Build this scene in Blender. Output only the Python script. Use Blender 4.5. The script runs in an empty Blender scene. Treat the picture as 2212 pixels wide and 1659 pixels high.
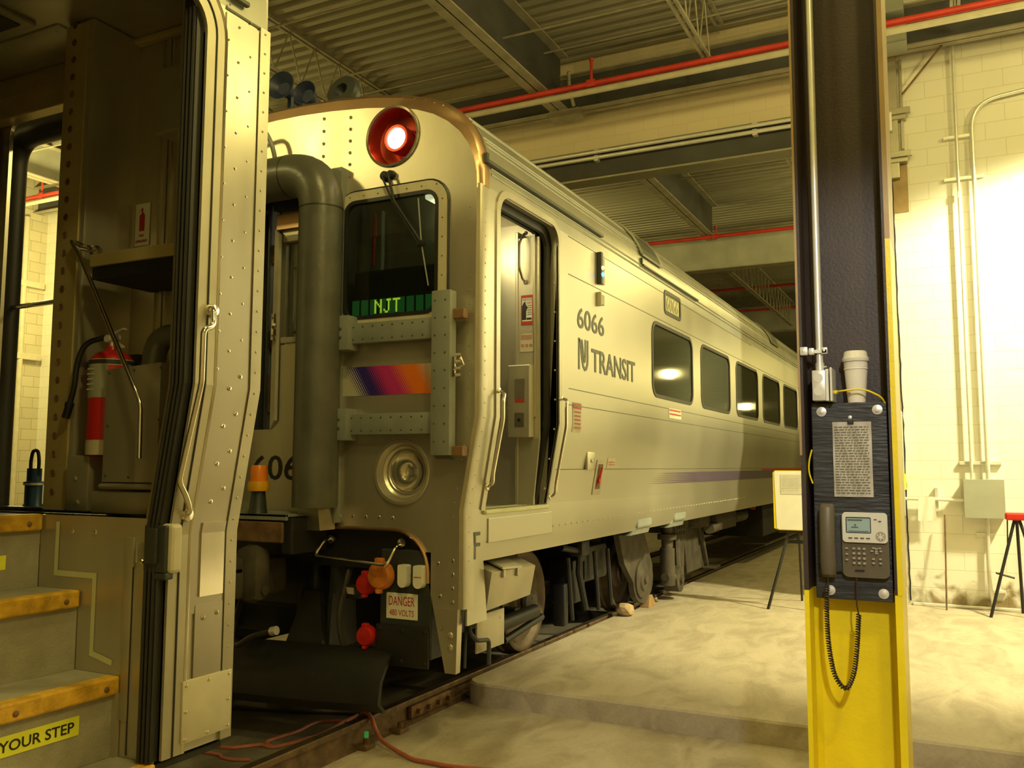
import bpy, bmesh, math, random
from mathutils import Vector, Matrix
from mathutils.geometry import delaunay_2d_cdt
random.seed(7)
S = bpy.context.scene
COL = S.collection
PI = math.pi

# ------------------------------------------------------------------ camera
yaw, pitch, roll = math.radians(26.55), math.radians(5.3), math.radians(0.15)
Fw = Vector((-math.sin(yaw)*math.cos(pitch), math.cos(yaw)*math.cos(pitch), math.sin(pitch)))
Rt0 = Vector((math.cos(yaw), math.sin(yaw), 0)); Up0 = Rt0.cross(Fw)
Rt = Rt0*math.cos(roll) + Up0*math.sin(roll); Up = -Rt0*math.sin(roll) + Up0*math.cos(roll)
cam = bpy.data.cameras.new('camera'); camo = bpy.data.objects.new('camera', cam); COL.objects.link(camo)
M = Matrix((Rt, Up, -Fw)).transposed().to_4x4(); M.translation = Vector((4.1, -4.57, 1.56))
camo.matrix_world = M
cam.sensor_fit = 'HORIZONTAL'; cam.sensor_width = 36; cam.lens = 1905/2212*36; cam.clip_start = .05; cam.clip_end = 200
S.camera = camo

# ------------------------------------------------------------------ world, lamps, exposure
S.view_settings.view_transform = 'Standard'
try: S.view_settings.look = 'None'
except Exception: pass
S.view_settings.exposure = -0.82; S.view_settings.gamma = 1
S.view_settings.use_curve_mapping = False
W = bpy.data.worlds.new('world'); S.world = W; W.use_nodes = True
W.node_tree.nodes['Background'].inputs[0].default_value = (1, .86, .45, 1)
W.node_tree.nodes['Background'].inputs[1].default_value = .02
WARM = (1, .82, .27)
def lamp(name, loc, watts, col=WARM, size=.22):
    l = bpy.data.lights.new(name, 'POINT'); l.energy = watts; l.color = col; l.shadow_soft_size = size
    o = bpy.data.objects.new(name, l); o.location = loc; COL.objects.link(o); return o
sp_ = bpy.data.lights.new('wall_lamp', 'SPOT'); sp_.energy = 5200; sp_.color = (1, .88, .45); sp_.spot_size = math.radians(100); sp_.spot_blend = .35; sp_.shadow_soft_size = .2
so_ = bpy.data.objects.new('wall_lamp', sp_); so_.location = (6.8, 4.7, 5.5); COL.objects.link(so_); so_.rotation_euler = (Vector((5.0, 6.6, 0.9))-so_.location).to_track_quat('-Z', 'Y').to_euler()
lamp('bay_lamp', (7.1, 3.2, 5.9), 420)
lamp('bay_lamp', (5.6, -4.5, 6.0), 520)
lamp('bay_lamp', (2.6, -2.6, 6.1), 330)
lamp('bay_lamp', (5.2, 0.8, 6.2), 330)
lamp('bay_lamp', (-9.3, 4.6, 4.9), 900)
lamp('bay_lamp', (-4.3, -5.6, 6.4), 560, size=.35)
lamp('bay_lamp', (4.6, 12.0, 5.9), 700)
lamp('bay_lamp', (6.3, 20.0, 4.2), 420, size=.11)
lamp('bay_lamp', (5.4, 26.0, 3.6), 200, size=.10)
lamp('bay_lamp', (-5.0, 12.0, 5.9), 420)
cl_ = bpy.data.lights.new('column_fill_spot', 'SPOT'); cl_.energy = 620; cl_.color = (1, .97, .88); cl_.spot_size = math.radians(34); cl_.spot_blend = .5; cl_.shadow_soft_size = .08  # added narrow spot to brighten the column alone, no known fixture
co_ = bpy.data.objects.new('column_fill_spot', cl_); co_.location = (4.75, -5.0, 3.3); COL.objects.link(co_)
co_.rotation_euler = (Vector((3.77, -1.2, 1.45))-co_.location).to_track_quat('-Z', 'Y').to_euler()

# ------------------------------------------------------------------ materials
def newmat(name):
    m = bpy.data.materials.new(name); m.use_nodes = True
    return m, m.node_tree, m.node_tree.nodes['Principled BSDF']
def mat(name, c, r=.5, m=0., noise=.12, ns=6, bump=0., bs=40, stretch=None, rn=0., spec=.5, emit=None, es=0, coat=0):
    mt, nt, b = newmat(name); N = nt.nodes; L = nt.links
    b.inputs['Roughness'].default_value = r; b.inputs['Metallic'].default_value = m
    b.inputs['Specular IOR Level'].default_value = spec
    if coat: b.inputs['Coat Weight'].default_value = coat; b.inputs['Coat Roughness'].default_value = .08
    b.inputs['Base Color'].default_value = (*c, 1)
    if noise or bump or rn:
        tc = N.new('ShaderNodeTexCoord'); mp = N.new('ShaderNodeMapping'); L.new(tc.outputs['Object'], mp.inputs['Vector'])
        if stretch: mp.inputs['Scale'].default_value = stretch
    if noise or rn:
        nz = N.new('ShaderNodeTexNoise'); nz.inputs['Scale'].default_value = ns; nz.inputs['Detail'].default_value = 6
        L.new(mp.outputs['Vector'], nz.inputs['Vector'])
    if noise:
        mx = N.new('ShaderNodeMix'); mx.data_type = 'RGBA'
        mx.inputs['A'].default_value = (*[x*(1-noise) for x in c], 1); mx.inputs['B'].default_value = (*[min(1, x*(1+noise)) for x in c], 1)
        cr = N.new('ShaderNodeMapRange'); cr.inputs[1].default_value = .3; cr.inputs[2].default_value = .7
        L.new(nz.outputs['Fac'], cr.inputs[0]); L.new(cr.outputs[0], mx.inputs['Factor']); L.new(mx.outputs['Result'], b.inputs['Base Color'])
    if rn:
        mr = N.new('ShaderNodeMapRange'); mr.inputs[1].default_value = .3; mr.inputs[2].default_value = .7
        mr.inputs[3].default_value = max(.02, r-rn); mr.inputs[4].default_value = r+rn
        L.new(nz.outputs['Fac'], mr.inputs[0]); L.new(mr.outputs[0], b.inputs['Roughness'])
    if bump:
        n2 = N.new('ShaderNodeTexNoise'); n2.inputs['Scale'].default_value = bs; n2.inputs['Detail'].default_value = 4
        L.new(mp.outputs['Vector'], n2.inputs['Vector'])
        bp = N.new('ShaderNodeBump'); bp.inputs['Strength'].default_value = bump; bp.inputs['Distance'].default_value = .01
        L.new(n2.outputs['Fac'], bp.inputs['Height']); L.new(bp.outputs['Normal'], b.inputs['Normal'])
    if emit:
        b.inputs['Emission Color'].default_value = (*emit, 1); b.inputs['Emission Strength'].default_value = es
    return mt
def block_mat(name, c1, c2, mort, bumpv=.35, dirt=0):
    mt, nt, b = newmat(name); N = nt.nodes; L = nt.links
    tc = N.new('ShaderNodeTexCoord'); sx = N.new('ShaderNodeSeparateXYZ'); cx = N.new('ShaderNodeCombineXYZ'); ad = N.new('ShaderNodeMath')
    L.new(tc.outputs['Object'], sx.inputs[0]); L.new(sx.outputs['X'], ad.inputs[0]); L.new(sx.outputs['Y'], ad.inputs[1])
    L.new(ad.outputs[0], cx.inputs['X']); L.new(sx.outputs['Z'], cx.inputs['Y'])
    br = N.new('ShaderNodeTexBrick'); L.new(cx.outputs[0], br.inputs['Vector'])
    br.inputs['Color1'].default_value = (*c1, 1); br.inputs['Color2'].default_value = (*c2, 1); br.inputs['Mortar'].default_value = (*mort, 1)
    br.inputs['Scale'].default_value = 1; br.inputs['Brick Width'].default_value = .406; br.inputs['Row Height'].default_value = .2032
    br.inputs['Mortar Size'].default_value = .005; br.inputs['Mortar Smooth'].default_value = .4
    n2 = N.new('ShaderNodeTexNoise'); n2.inputs['Scale'].default_value = 70; L.new(tc.outputs['Object'], n2.inputs['Vector'])
    ma = N.new('ShaderNodeMath'); ma.operation = 'MULTIPLY_ADD'; ma.inputs[1].default_value = .25
    iv = N.new('ShaderNodeMath'); iv.operation = 'SUBTRACT'; iv.inputs[0].default_value = 1
    L.new(br.outputs['Fac'], iv.inputs[1]); L.new(n2.outputs['Fac'], ma.inputs[0]); L.new(iv.outputs[0], ma.inputs[2])
    bp = N.new('ShaderNodeBump'); bp.inputs['Strength'].default_value = bumpv; bp.inputs['Distance'].default_value = .006
    L.new(ma.outputs[0], bp.inputs['Height']); L.new(bp.outputs['Normal'], b.inputs['Normal'])
    src = br.outputs['Color']
    if dirt:   # splashes and scuffs low on the wall
        n3 = N.new('ShaderNodeTexNoise'); n3.inputs['Scale'].default_value = 3.2; n3.inputs['Detail'].default_value = 9; n3.inputs['Distortion'].default_value = .8
        L.new(tc.outputs['Object'], n3.inputs['Vector'])
        mz = N.new('ShaderNodeMapRange'); mz.inputs[1].default_value = .0; mz.inputs[2].default_value = .75; mz.inputs[3].default_value = .23; mz.inputs[4].default_value = -.25
        L.new(sx.outputs['Z'], mz.inputs[0])
        aa = N.new('ShaderNodeMath'); L.new(n3.outputs['Fac'], aa.inputs[0]); L.new(mz.outputs[0], aa.inputs[1])
        m2 = N.new('ShaderNodeMapRange'); m2.inputs[1].default_value = .56; m2.inputs[2].default_value = .74; L.new(aa.outputs[0], m2.inputs[0])
        mx = N.new('ShaderNodeMix'); mx.data_type = 'RGBA'; L.new(m2.outputs[0], mx.inputs['Factor']); L.new(src, mx.inputs['A'])
        mx.inputs['B'].default_value = (.26, .20, .10, 1); src = mx.outputs['Result']
    L.new(src, b.inputs['Base Color']); b.inputs['Roughness'].default_value = .55
    return mt
def concrete(name, c, dark, sc=1.3):
    mt, nt, b = newmat(name); N = nt.nodes; L = nt.links
    tc = N.new('ShaderNodeTexCoord')
    mp = N.new('ShaderNodeMapping'); mp.inputs['Scale'].default_value = (1, .45, 1); L.new(tc.outputs['Object'], mp.inputs['Vector'])
    n1 = N.new('ShaderNodeTexNoise'); n1.inputs['Scale'].default_value = sc; n1.inputs['Detail'].default_value = 8; n1.inputs['Distortion'].default_value = 1.2
    n2 = N.new('ShaderNodeTexNoise'); n2.inputs['Scale'].default_value = 45; n2.inputs['Detail'].default_value = 6
    L.new(mp.outputs['Vector'], n1.inputs['Vector']); L.new(tc.outputs['Object'], n2.inputs['Vector'])
    r = N.new('ShaderNodeValToRGB'); r.color_ramp.elements[0].position = .34; r.color_ramp.elements[1].position = .6
    r.color_ramp.elements[0].color = (*dark, 1); r.color_ramp.elements[1].color = (*c, 1)
    L.new(n1.outputs['Fac'], r.inputs[0])
    mx = N.new('ShaderNodeMix'); mx.data_type = 'RGBA'; mx.blend_type = 'MULTIPLY'; mx.inputs['Factor'].default_value = .35
    L.new(r.outputs[0], mx.inputs['A']); L.new(n2.outputs['Color'], mx.inputs['B'])
    hs = N.new('ShaderNodeRGBToBW'); L.new(n2.outputs['Color'], hs.inputs[0]); L.new(hs.outputs[0], mx.inputs['B'])
    L.new(mx.outputs['Result'], b.inputs['Base Color'])
    bp = N.new('ShaderNodeBump'); bp.inputs['Strength'].default_value = .3; bp.inputs['Distance'].default_value = .01
    L.new(n2.outputs['Fac'], bp.inputs['Height']); L.new(bp.outputs['Normal'], b.inputs['Normal'])
    b.inputs['Roughness'].default_value = .75
    return mt
K = {}
K['steel'] = mat('stainless_sheet', (.44, .415, .35), .32, .95, .10, 3, 0, 40, (1, 1, .25), .07)
K['nose'] = mat('stainless_nose', (.62, .58, .49), .36, .82, .10, 2.5, .05, 3, (1, 1, .5), .06)
K['side'] = mat('satin_side_steel', (.50, .48, .39), .36, .74, .08, 1.2, .06, 2.2, (.3, .6, .12), .06)
K['bright'] = mat('polished_steel', (.75, .72, .66), .16, 1, .05, 8)
K['trim'] = mat('pale_trim_metal', (.46, .435, .35), .34, .8, .10, 5)
K['inner'] = mat('vestibule_steel', (.52, .49, .39), .36, .7, .16, 2.5, 0, 40, (1, 1, .3), .08)
K['roofm'] = mat('roof_metal', (.40, .40, .34), .42, .6, .12, 2)
K['greybar'] = mat('grey_painted_bar', (.25, .27, .25), .5, .1, .10, 8)
K['tube'] = mat('grey_rubber_tube', (.105, .105, .085), .38, 0, .2, 5, .15, 30, None, .08)
K['rubber'] = mat('black_rubber', (.018, .018, .017), .45, 0, .1, 9)
K['black'] = mat('black_paint', (.012, .012, .012), .5, 0, .2, 6, .1, 30)
K['charcoal'] = mat('charcoal_paint', (.035, .04, .042), .45, 0, .15, 6, .2, 60)
K['dirty'] = mat('dirty_bogie_metal', (.08, .068, .05), .7, .2, .35, 7, .3, 25)
K['under'] = mat('underframe_dark', (.02, .018, .015), .8, 0, .4, 5, .3, 25)
K['wheel'] = mat('wheel_steel', (.13, .095, .06), .55, .5, .25, 9)
K['boxsteel'] = mat('step_box_steel', (.46, .43, .33), .42, .65, .12, 4)
K['rust'] = mat('rusty_plate', (.20, .115, .06), .7, .3, .45, 9, .3, 40)
K['rail'] = mat('rail_rust', (.17, .11, .065), .55, .45, .4, 12, .4, 60)
K['railtop'] = mat('rail_head', (.28, .24, .18), .35, .9, .25, 14)
K['cream'] = mat('cream_paint', (.54, .50, .38), .5, 0, .08, 9)
K['white'] = mat('white_sheet', (.80, .79, .72), .45, 0, .03, 9)
K['paper'] = mat('paper', (.62, .60, .55), .4, 0, .05, 20)
K['red'] = mat('red_gloss', (.55, .018, .015), .35, 0, .08, 9)
K['redpipe'] = mat('red_pipe_paint', (.60, .045, .03), .45, 0, .15, 5)
K['redtext'] = mat('red_print', (.45, .03, .02), .5, 0, 0)
K['orange'] = mat('orange_cover', (.62, .20, .03), .5, 0, .3, 14)
K['yellow'] = mat('yellow_paint', (.84, .66, .012), .38, 0, .10, 5, .12, 50)
K['nosing'] = mat('worn_yellow_nosing', (.62, .36, .03), .6, 0, .35, 16, .3, 80)
K['tread'] = mat('grey_tread', (.36, .34, .27), .65, .1, .2, 7, .3, 120)
K['stickery'] = mat('yellow_sticker', (.82, .85, .06), .45, 0, .06, 9)
K['tape'] = mat('photoluminescent_tape', (.60, .62, .36), .5, 0, .06, 9)
K['text'] = mat('black_print', (.015, .015, .013), .5, 0, 0)
K['letter'] = mat('grey_lettering', (.085, .095, .075), .45, .1, 0)
K['brown'] = mat('brown_column_paint', (.040, .026, .022), .5, 0, .18, 5, .12, 90)
K['tan'] = mat('tan_edge_paint', (.36, .25, .12), .45, 0, .15, 7)
K['board'] = mat('black_stained_plywood', (.030, .032, .038), .36, 0, .45, 5, .35, 14, (1, 1, 7), .05)
K['galv'] = mat('galvanised_conduit', (.78, .78, .74), .3, .45, .08, 12)
K['elbox'] = mat('grey_electrical_enamel', (.34, .36, .30), .5, 0, .05, 6)
K['phone'] = mat('taupe_phone_plastic', (.115, .095, .065), .45, 0, .04, 9)
K['key'] = mat('phone_keys', (.32, .29, .22), .45, 0, .04, 9)
K['silver'] = mat('silver_bezel', (.72, .72, .68), .35, .3, .03, 9)
K['lcd'] = mat('lcd_screen', (.30, .42, .44), .2, 0, .03, 9)
K['cup'] = mat('paper_cup', (.75, .71, .62), .5, 0, .04, 9)
K['lid'] = mat('cup_lid', (.70, .66, .56), .35, 0, .03, 9)
K['joist'] = mat('roof_steel_paint', (.36, .33, .25), .6, .1, .2, 4)
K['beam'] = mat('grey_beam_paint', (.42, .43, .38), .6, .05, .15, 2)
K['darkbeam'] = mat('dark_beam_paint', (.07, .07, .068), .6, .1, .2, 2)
K['blueh'] = mat('blue_horn', (.02, .03, .08), .45, .1, .15, 7)
K['bluep'] = mat('blue_tank_paint', (.015, .06, .16), .4, 0, .15, 7)
K['bronze_tint'] = mat('bronze_tinted_metal', (.55, .36, .22), .33, .95, .1, 3)
K['redsteel'] = mat('red_recess', (.55, .08, .05), .3, .8, .1, 5)
K['stone'] = mat('stone', (.46, .34, .19), .85, 0, .2, 20, .4, 40)
K['hose'] = mat('red_air_hose', (.42, .13, .09), .5, 0, .12, 20)
K['blackhose'] = mat('black_hose', (.03, .026, .02), .5, 0, .12, 20)
K['wood'] = mat('wood_block', (.35, .22, .10), .7, 0, .2, 12)
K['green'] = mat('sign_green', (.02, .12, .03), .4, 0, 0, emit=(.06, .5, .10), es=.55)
K['amber'] = mat('amber_lens', (.80, .22, .01), .3, 0, .1, 12)
K['ambery'] = mat('amber_base', (.70, .36, .01), .35, 0, .1, 12)
K['lamp_on'] = mat('lit_lamp', (1, 1, .9), .4, 0, 0, emit=(1, .93, .78), es=14)
K['lamp_soft'] = mat('lit_diffuser', (1, 1, .9), .4, 0, 0, emit=(1, .95, .72), es=5)
K['sign_on'] = mat('lit_sign_dots', (.7, .9, .1), .4, 0, 0, emit=(.62, .80, .06), es=4)
K['led_blue'] = mat('blue_light', (.2, .5, 1), .4, 0, 0, emit=(.08, .3, 1), es=6)
K['led_warm'] = mat('warm_light', (1, .8, .4), .4, 0, 0, emit=(1, .55, .15), es=6)
K['floor'] = concrete('concrete_slab', (.56, .49, .37), (.42, .36, .26), 3.6)
K['floor2'] = concrete('concrete_lower', (.58, .51, .39), (.36, .30, .21), 3.0)
K['curb'] = concrete('rough_curb_concrete', (.36, .34, .29), (.24, .22, .18), 3)
K['pit'] = concrete('oily_track_bed', (.20, .18, .14), (.07, .06, .045), 2.2)
K['wall'] = block_mat('painted_block', (.80, .79, .72), (.78, .77, .70), (.66, .64, .56), .35, 1)
K['wallbeige'] = block_mat('beige_block', (.74, .64, .46), (.71, .62, .45), (.66, .57, .42), .3)
K['wallold'] = block_mat('stained_block', (.55, .51, .38), (.50, .46, .34), (.30, .27, .18), .6, 1)
K['deck'] = mat('roof_deck_metal', (.40, .385, .31), .5, .25, .12, .9, 0, 40, (.15, 1, 1), .05)
def glassmat(name, tint, r=.03, tr=.25):
    mt, nt, b = newmat(name); N = nt.nodes; L = nt.links
    b.inputs['Base Color'].default_value = (*tint, 1); b.inputs['Roughness'].default_value = r; b.inputs['Specular IOR Level'].default_value = .8
    t = N.new('ShaderNodeBsdfTransparent'); t.inputs[0].default_value = (.75, .8, .7, 1); mx = N.new('ShaderNodeMixShader'); mx.inputs[0].default_value = tr
    L.new(b.outputs[0], mx.inputs[1]); L.new(t.outputs[0], mx.inputs[2]); L.new(mx.outputs[0], N['Material Output'].inputs[0])
    return mt
K['glass'] = glassmat('tinted_window_glass', (.085, .09, .062), .04, .12)
K['glassf'] = glassmat('cab_window_glass', (.012, .014, .01), .02, .55)
def cover_glass():
    mt, nt, b = newmat('clear_lens'); b.inputs['Base Color'].default_value = (.9, .88, .8, 1); b.inputs['Roughness'].default_value = .08
    b.inputs['Transmission Weight'].default_value = .9; return mt
K['lens'] = cover_glass()
def stripe_mat():
    # slanted printed stripe: hatched purple, magenta and orange fading at both ends
    mt, nt, b = newmat('slanted_stripe_print'); N = nt.nodes; L = nt.links
    tc = N.new('ShaderNodeTexCoord'); sx = N.new('ShaderNodeSeparateXYZ'); L.new(tc.outputs['Object'], sx.inputs[0])
    a = N.new('ShaderNodeMath'); a.operation = 'MULTIPLY_ADD'; a.inputs[1].default_value = .62; L.new(sx.outputs['Z'], a.inputs[0]); L.new(sx.outputs['X'], a.inputs[2])
    mr = N.new('ShaderNodeMapRange'); mr.inputs[1].default_value = .56+2.0*.62; mr.inputs[2].default_value = 1.34+2.18*.62; mr.clamp = True; L.new(a.outputs[0], mr.inputs[0])
    fr = N.new('ShaderNodeMath'); fr.operation = 'MULTIPLY'; fr.inputs[1].default_value = 52; L.new(mr.outputs[0], fr.inputs[0])
    f2 = N.new('ShaderNodeMath'); f2.operation = 'FRACT'; L.new(fr.outputs[0], f2.inputs[0])
    f3 = N.new('ShaderNodeMath'); f3.operation = 'MULTIPLY_ADD'; f3.inputs[1].default_value = .13; f3.inputs[2].default_value = -.065; L.new(f2.outputs[0], f3.inputs[0])
    f4 = N.new('ShaderNodeMath'); L.new(mr.outputs[0], f4.inputs[0]); L.new(f3.outputs[0], f4.inputs[1])
    r = N.new('ShaderNodeValToRGB'); r.color_ramp.interpolation = 'CONSTANT'; E = r.color_ramp.elements
    g = (.45, .43, .34, 1)
    E[0].position = 0; E[0].color = g; E[1].position = .23; E[1].color = (.035, .02, .20, 1)
    for p, c in ((.42, (.50, .03, .20, 1)), (.62, (.75, .17, .02, 1)), (.83, g)):
        e = E.new(p); e.color = c
    L.new(f4.outputs[0], r.inputs[0]); L.new(r.outputs[0], b.inputs['Base Color']); b.inputs['Roughness'].default_value = .4
    return mt
K['stripe'] = stripe_mat()
K['sidestripe'] = mat('purple_stripe_paint', (.095, .072, .125), .4, 0, .15, .6)

# ------------------------------------------------------------------ mesh helpers
class MB:
    def __init__(s): s.v = []; s.f = []; s.sm = []
    def add(s, vs, fs, smooth=False):
        n = len(s.v); s.v += [tuple(v) for v in vs]; s.f += [tuple(i+n for i in f) for f in fs]; s.sm += [smooth]*len(fs); return s
    def box(s, x0, x1, y0, y1, z0, z1, bev=0):
        if x0 > x1: x0, x1 = x1, x0
        if y0 > y1: y0, y1 = y1, y0
        if z0 > z1: z0, z1 = z1, z0
        if bev:
            bm = bmesh.new(); bmesh.ops.create_cube(bm, size=1)
            for v in bm.verts: v.co = Vector(((x0+x1)/2+v.co.x*(x1-x0), (y0+y1)/2+v.co.y*(y1-y0), (z0+z1)/2+v.co.z*(z1-z0)))
            bmesh.ops.bevel(bm, geom=bm.edges[:], offset=min(bev, (x1-x0)*.45, (y1-y0)*.45, (z1-z0)*.45), segments=2, affect='EDGES', profile=.5)
            bm.verts.index_update()
            s.add([v.co for v in bm.verts], [[v.index for v in f.verts] for f in bm.faces]); bm.free(); return s
        return s.add([(x, y, z) for x in (x0, x1) for y in (y0, y1) for z in (z0, z1)],
                     [(0, 1, 3, 2), (4, 6, 7, 5), (0, 4, 5, 1), (2, 3, 7, 6), (0, 2, 6, 4), (1, 5, 7, 3)])
    def hexa(s, a, b):   # two quads a (4 pts) and b (4 pts) joined
        return s.add(list(a)+list(b), [(0, 1, 2, 3), (7, 6, 5, 4), (0, 4, 5, 1), (1, 5, 6, 2), (2, 6, 7, 3), (3, 7, 4, 0)])
    def tube(s, path, r, n=10, caps=True, rf=None):
        P = [Vector(p) for p in path]; m = len(P); rings = []
        t0 = (P[1]-P[0]).normalized(); up = Vector((0, 0, 1)) if abs(t0.z) < .9 else Vector((1, 0, 0))
        u = t0.cross(up).normalized()
        for i in range(m):
            t = (P[min(i+1, m-1)]-P[max(i-1, 0)]).normalized()
            u = (u-t*u.dot(t)).normalized(); w = t.cross(u)
            rr = rf(i/(m-1)) if rf else r
            rings.append([P[i]+(u*math.cos(2*PI*k/n)+w*math.sin(2*PI*k/n))*rr for k in range(n)])
        vs = [v for R_ in rings for v in R_]
        fs = [(i*n+k, i*n+(k+1) % n, (i+1)*n+(k+1) % n, (i+1)*n+k) for i in range(m-1) for k in range(n)]
        s.add(vs, fs, True)
        if caps: s.add(vs[:n], [tuple(range(n))[::-1]]); s.add(vs[-n:], [tuple(range(n))])
        return s
    def lathe(s, c, axis, prof, n=28, a0=0, a1=2*PI):
        c = Vector(c); ax = Vector(axis).normalized(); up = Vector((0, 0, 1)) if abs(ax.z) < .9 else Vector((1, 0, 0))
        u = ax.cross(up).normalized(); w = ax.cross(u); full = abs(a1-a0-2*PI) < 1e-6; k = n if full else n+1
        vs = [c+ax*h+(u*math.cos(a0+(a1-a0)*i/n)+w*math.sin(a0+(a1-a0)*i/n))*r for r, h in prof for i in range(k)]
        fs = []
        for j in range(len(prof)-1):
            for i in range(n):
                a, b = i, (i+1) % k if full else i+1
                fs.append((j*k+a, j*k+b, (j+1)*k+b, (j+1)*k+a))
        return s.add(vs, fs, True)
    def cyl(s, a, b, r, n=20):
        a = Vector(a); b = Vector(b); L_ = (b-a).length
        return s.lathe(a, b-a, [(0, 0), (r, 0), (r, 0), (r, L_), (r, L_), (0, L_)], n)
    def dome(s, p, nrm, r, h=None):
        h = h or r*.6
        return s.lathe(p, nrm, [(r, 0), (r*.75, h*.7), (0, h)], 7)
    def rivets(s, a, b, n, nrm, r=.007):
        a = Vector(a); b = Vector(b)
        for i in range(n): s.dome(a+(b-a)*(i/max(1, n-1)), nrm, r)
        return s
    def sheet(s, outer, holes, mapf, breaks=(), th=None, brk_axis=1, smooth=False):
        """outer / holes: 2-D polygons; mapf(u, v, d) -> point, d = depth behind the face"""
        vs = []; ed = []
        def addpoly(p):
            n = len(vs); vs.extend([Vector(q) for q in p]); ed.extend([(n+i, n+(i+1) % len(p)) for i in range(len(p))])
        addpoly(outer)
        for h in holes: addpoly(h)
        u0 = min(p[0] for p in outer)-.01; u1 = max(p[0] for p in outer)+.01; v0 = min(p[1] for p in outer)-.01; v1 = max(p[1] for p in outer)+.01
        for b in breaks:
            n = len(vs)
            vs += ([Vector((u0, b)), Vector((u1, b))] if brk_axis == 1 else [Vector((b, v0)), Vector((b, v1))]); ed.append((n, n+1))
        V, Ed, Fc = delaunay_2d_cdt(vs, ed, [], 0, 1e-6)[:3]
        def inside(p, poly):
            c = False; j = len(poly)-1
            for i in range(len(poly)):
                if (poly[i][1] > p[1]) != (poly[j][1] > p[1]) and p[0] < (poly[j][0]-poly[i][0])*(p[1]-poly[i][1])/(poly[j][1]-poly[i][1])+poly[i][0]: c = not c
                j = i
            return c
        keep = []
        for f in Fc:
            cc = sum((V[i] for i in f), Vector((0, 0)))/len(f)
            if inside(cc, outer) and not any(inside(cc, h) for h in holes): keep.append(tuple(f))
        used = sorted({i for f in keep for i in f}); ix = {o: k for k, o in enumerate(used)}
        F = [tuple(ix[i] for i in f) for f in keep]; P = [V[i] for i in used]
        front = [mapf(p[0], p[1], 0) for p in P]
        if not th: return s.add(front, F, smooth)
        back = [mapf(p[0], p[1], th) for p in P]; n = len(P)
        cnt = {}
        for f in F:
            for i in range(len(f)):
                e = (f[i], f[(i+1) % len(f)]); cnt[tuple(sorted(e))] = cnt.get(tuple(sorted(e)), [])+[e]
        side = [(e[0][1], e[0][0], e[0][0]+n, e[0][1]+n) for k, e in cnt.items() if len(e) == 1]
        return s.add(front+back, F+[tuple(i+n for i in f[::-1]) for f in F]+side, smooth)
    def loop(s, poly, mapf, d0, d1, closed=True):
        n = len(poly); vs = [mapf(*p, d0) for p in poly]+[mapf(*p, d1) for p in poly]
        return s.add(vs, [(i, (i+1) % n, n+(i+1) % n, n+i) for i in range(n if closed else n-1)])
def rr(u0, u1, v0, v1, r=.05, n=6, rb=None):
    rb = r if rb is None else rb; p = []
    for cu, cv, a, q in ((u1-r, v1-r, 0, r), (u0+r, v1-r, 90, r), (u0+rb, v0+rb, 180, rb), (u1-rb, v0+rb, 270, rb)):
        if q < 1e-4: p.append((cu, cv)); continue
        for i in range(n+1): t = math.radians(a+90*i/n); p.append((cu+q*math.cos(t), cv+q*math.sin(t)))
    return p
def circ(cu, cv, r, n=32): return [(cu+r*math.cos(2*PI*i/n), cv+r*math.sin(2*PI*i/n)) for i in range(n)]
def arcpath(pts, r, n=6):
    """round the inner corners of a polyline"""
    P = [Vector(p) for p in pts]; out = [P[0]]
    for i in range(1, len(P)-1):
        a = (P[i-1]-P[i]); b = (P[i+1]-P[i]); q = min(r, a.length*.49, b.length*.49)
        A = P[i]+a.normalized()*q; B = P[i]+b.normalized()*q
        for k in range(n+1):
            t = k/n; out.append(A*(1-t)**2+P[i]*2*t*(1-t)+B*t*t)
    return out+[P[-1]]
def ident(x, z, d): return (x, d, z)
def loc_of(p):
    v = Vector((0, 0, 0))
    while p is not None: v += p.location; p = p.parent
    return v
def obj(name, mb, m, parent=None, label=None):
    me = bpy.data.meshes.new(name); o = bpy.data.objects.new(name, me); COL.objects.link(o)
    off = loc_of(parent) if parent is not None else Vector((0, 0, 0))
    me.from_pydata([tuple(Vector(v)-off) for v in mb.v], [], mb.f); me.polygons.foreach_set('use_smooth', mb.sm); me.materials.append(K[m] if isinstance(m, str) else m)
    me.update(); bm = bmesh.new(); bm.from_mesh(me); bmesh.ops.recalc_face_normals(bm, faces=bm.faces[:]); bm.to_mesh(me); bm.free()
    if any(mb.sm):
        try: me.set_sharp_from_angle(angle=math.radians(40))
        except Exception: pass
    if parent is not None: o.parent = parent
    if label: o['label'] = label
    return o
def addto(o, mb, m):
    # extra faces with their own material on an existing part (rivets, bolts, screws)
    me = o.data; n = len(me.vertices); mats = [me.materials[i] for i in range(len(me.materials))]; mi = [p.material_index for p in me.polygons]; sm = [p.use_smooth for p in me.polygons]
    off = loc_of(o.parent) if o.parent is not None else Vector((0, 0, 0)); vs = [tuple(v.co) for v in me.vertices]+[tuple(Vector(v)-off) for v in mb.v]; fs = [tuple(p.vertices) for p in me.polygons]+[tuple(i+n for i in f) for f in mb.f]
    me.clear_geometry(); me.from_pydata(vs, [], fs); mt = K[m] if isinstance(m, str) else m
    if mt not in mats: me.materials.append(mt); mats.append(mt)
    me.polygons.foreach_set('material_index', mi+[mats.index(mt)]*len(mb.f)); me.polygons.foreach_set('use_smooth', sm+mb.sm); me.update()
    try: me.set_sharp_from_angle(angle=math.radians(40))
    except Exception: pass
    return o
def recenter(o):
    """put a single-mesh thing's origin at the middle of its base"""
    me = o.data; xs = [v.co for v in me.vertices]
    c = Vector(((min(v.x for v in xs)+max(v.x for v in xs))/2, (min(v.y for v in xs)+max(v.y for v in xs))/2, min(v.z for v in xs)))
    me.transform(Matrix.Translation(-c)); o.location = c; return o
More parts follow.
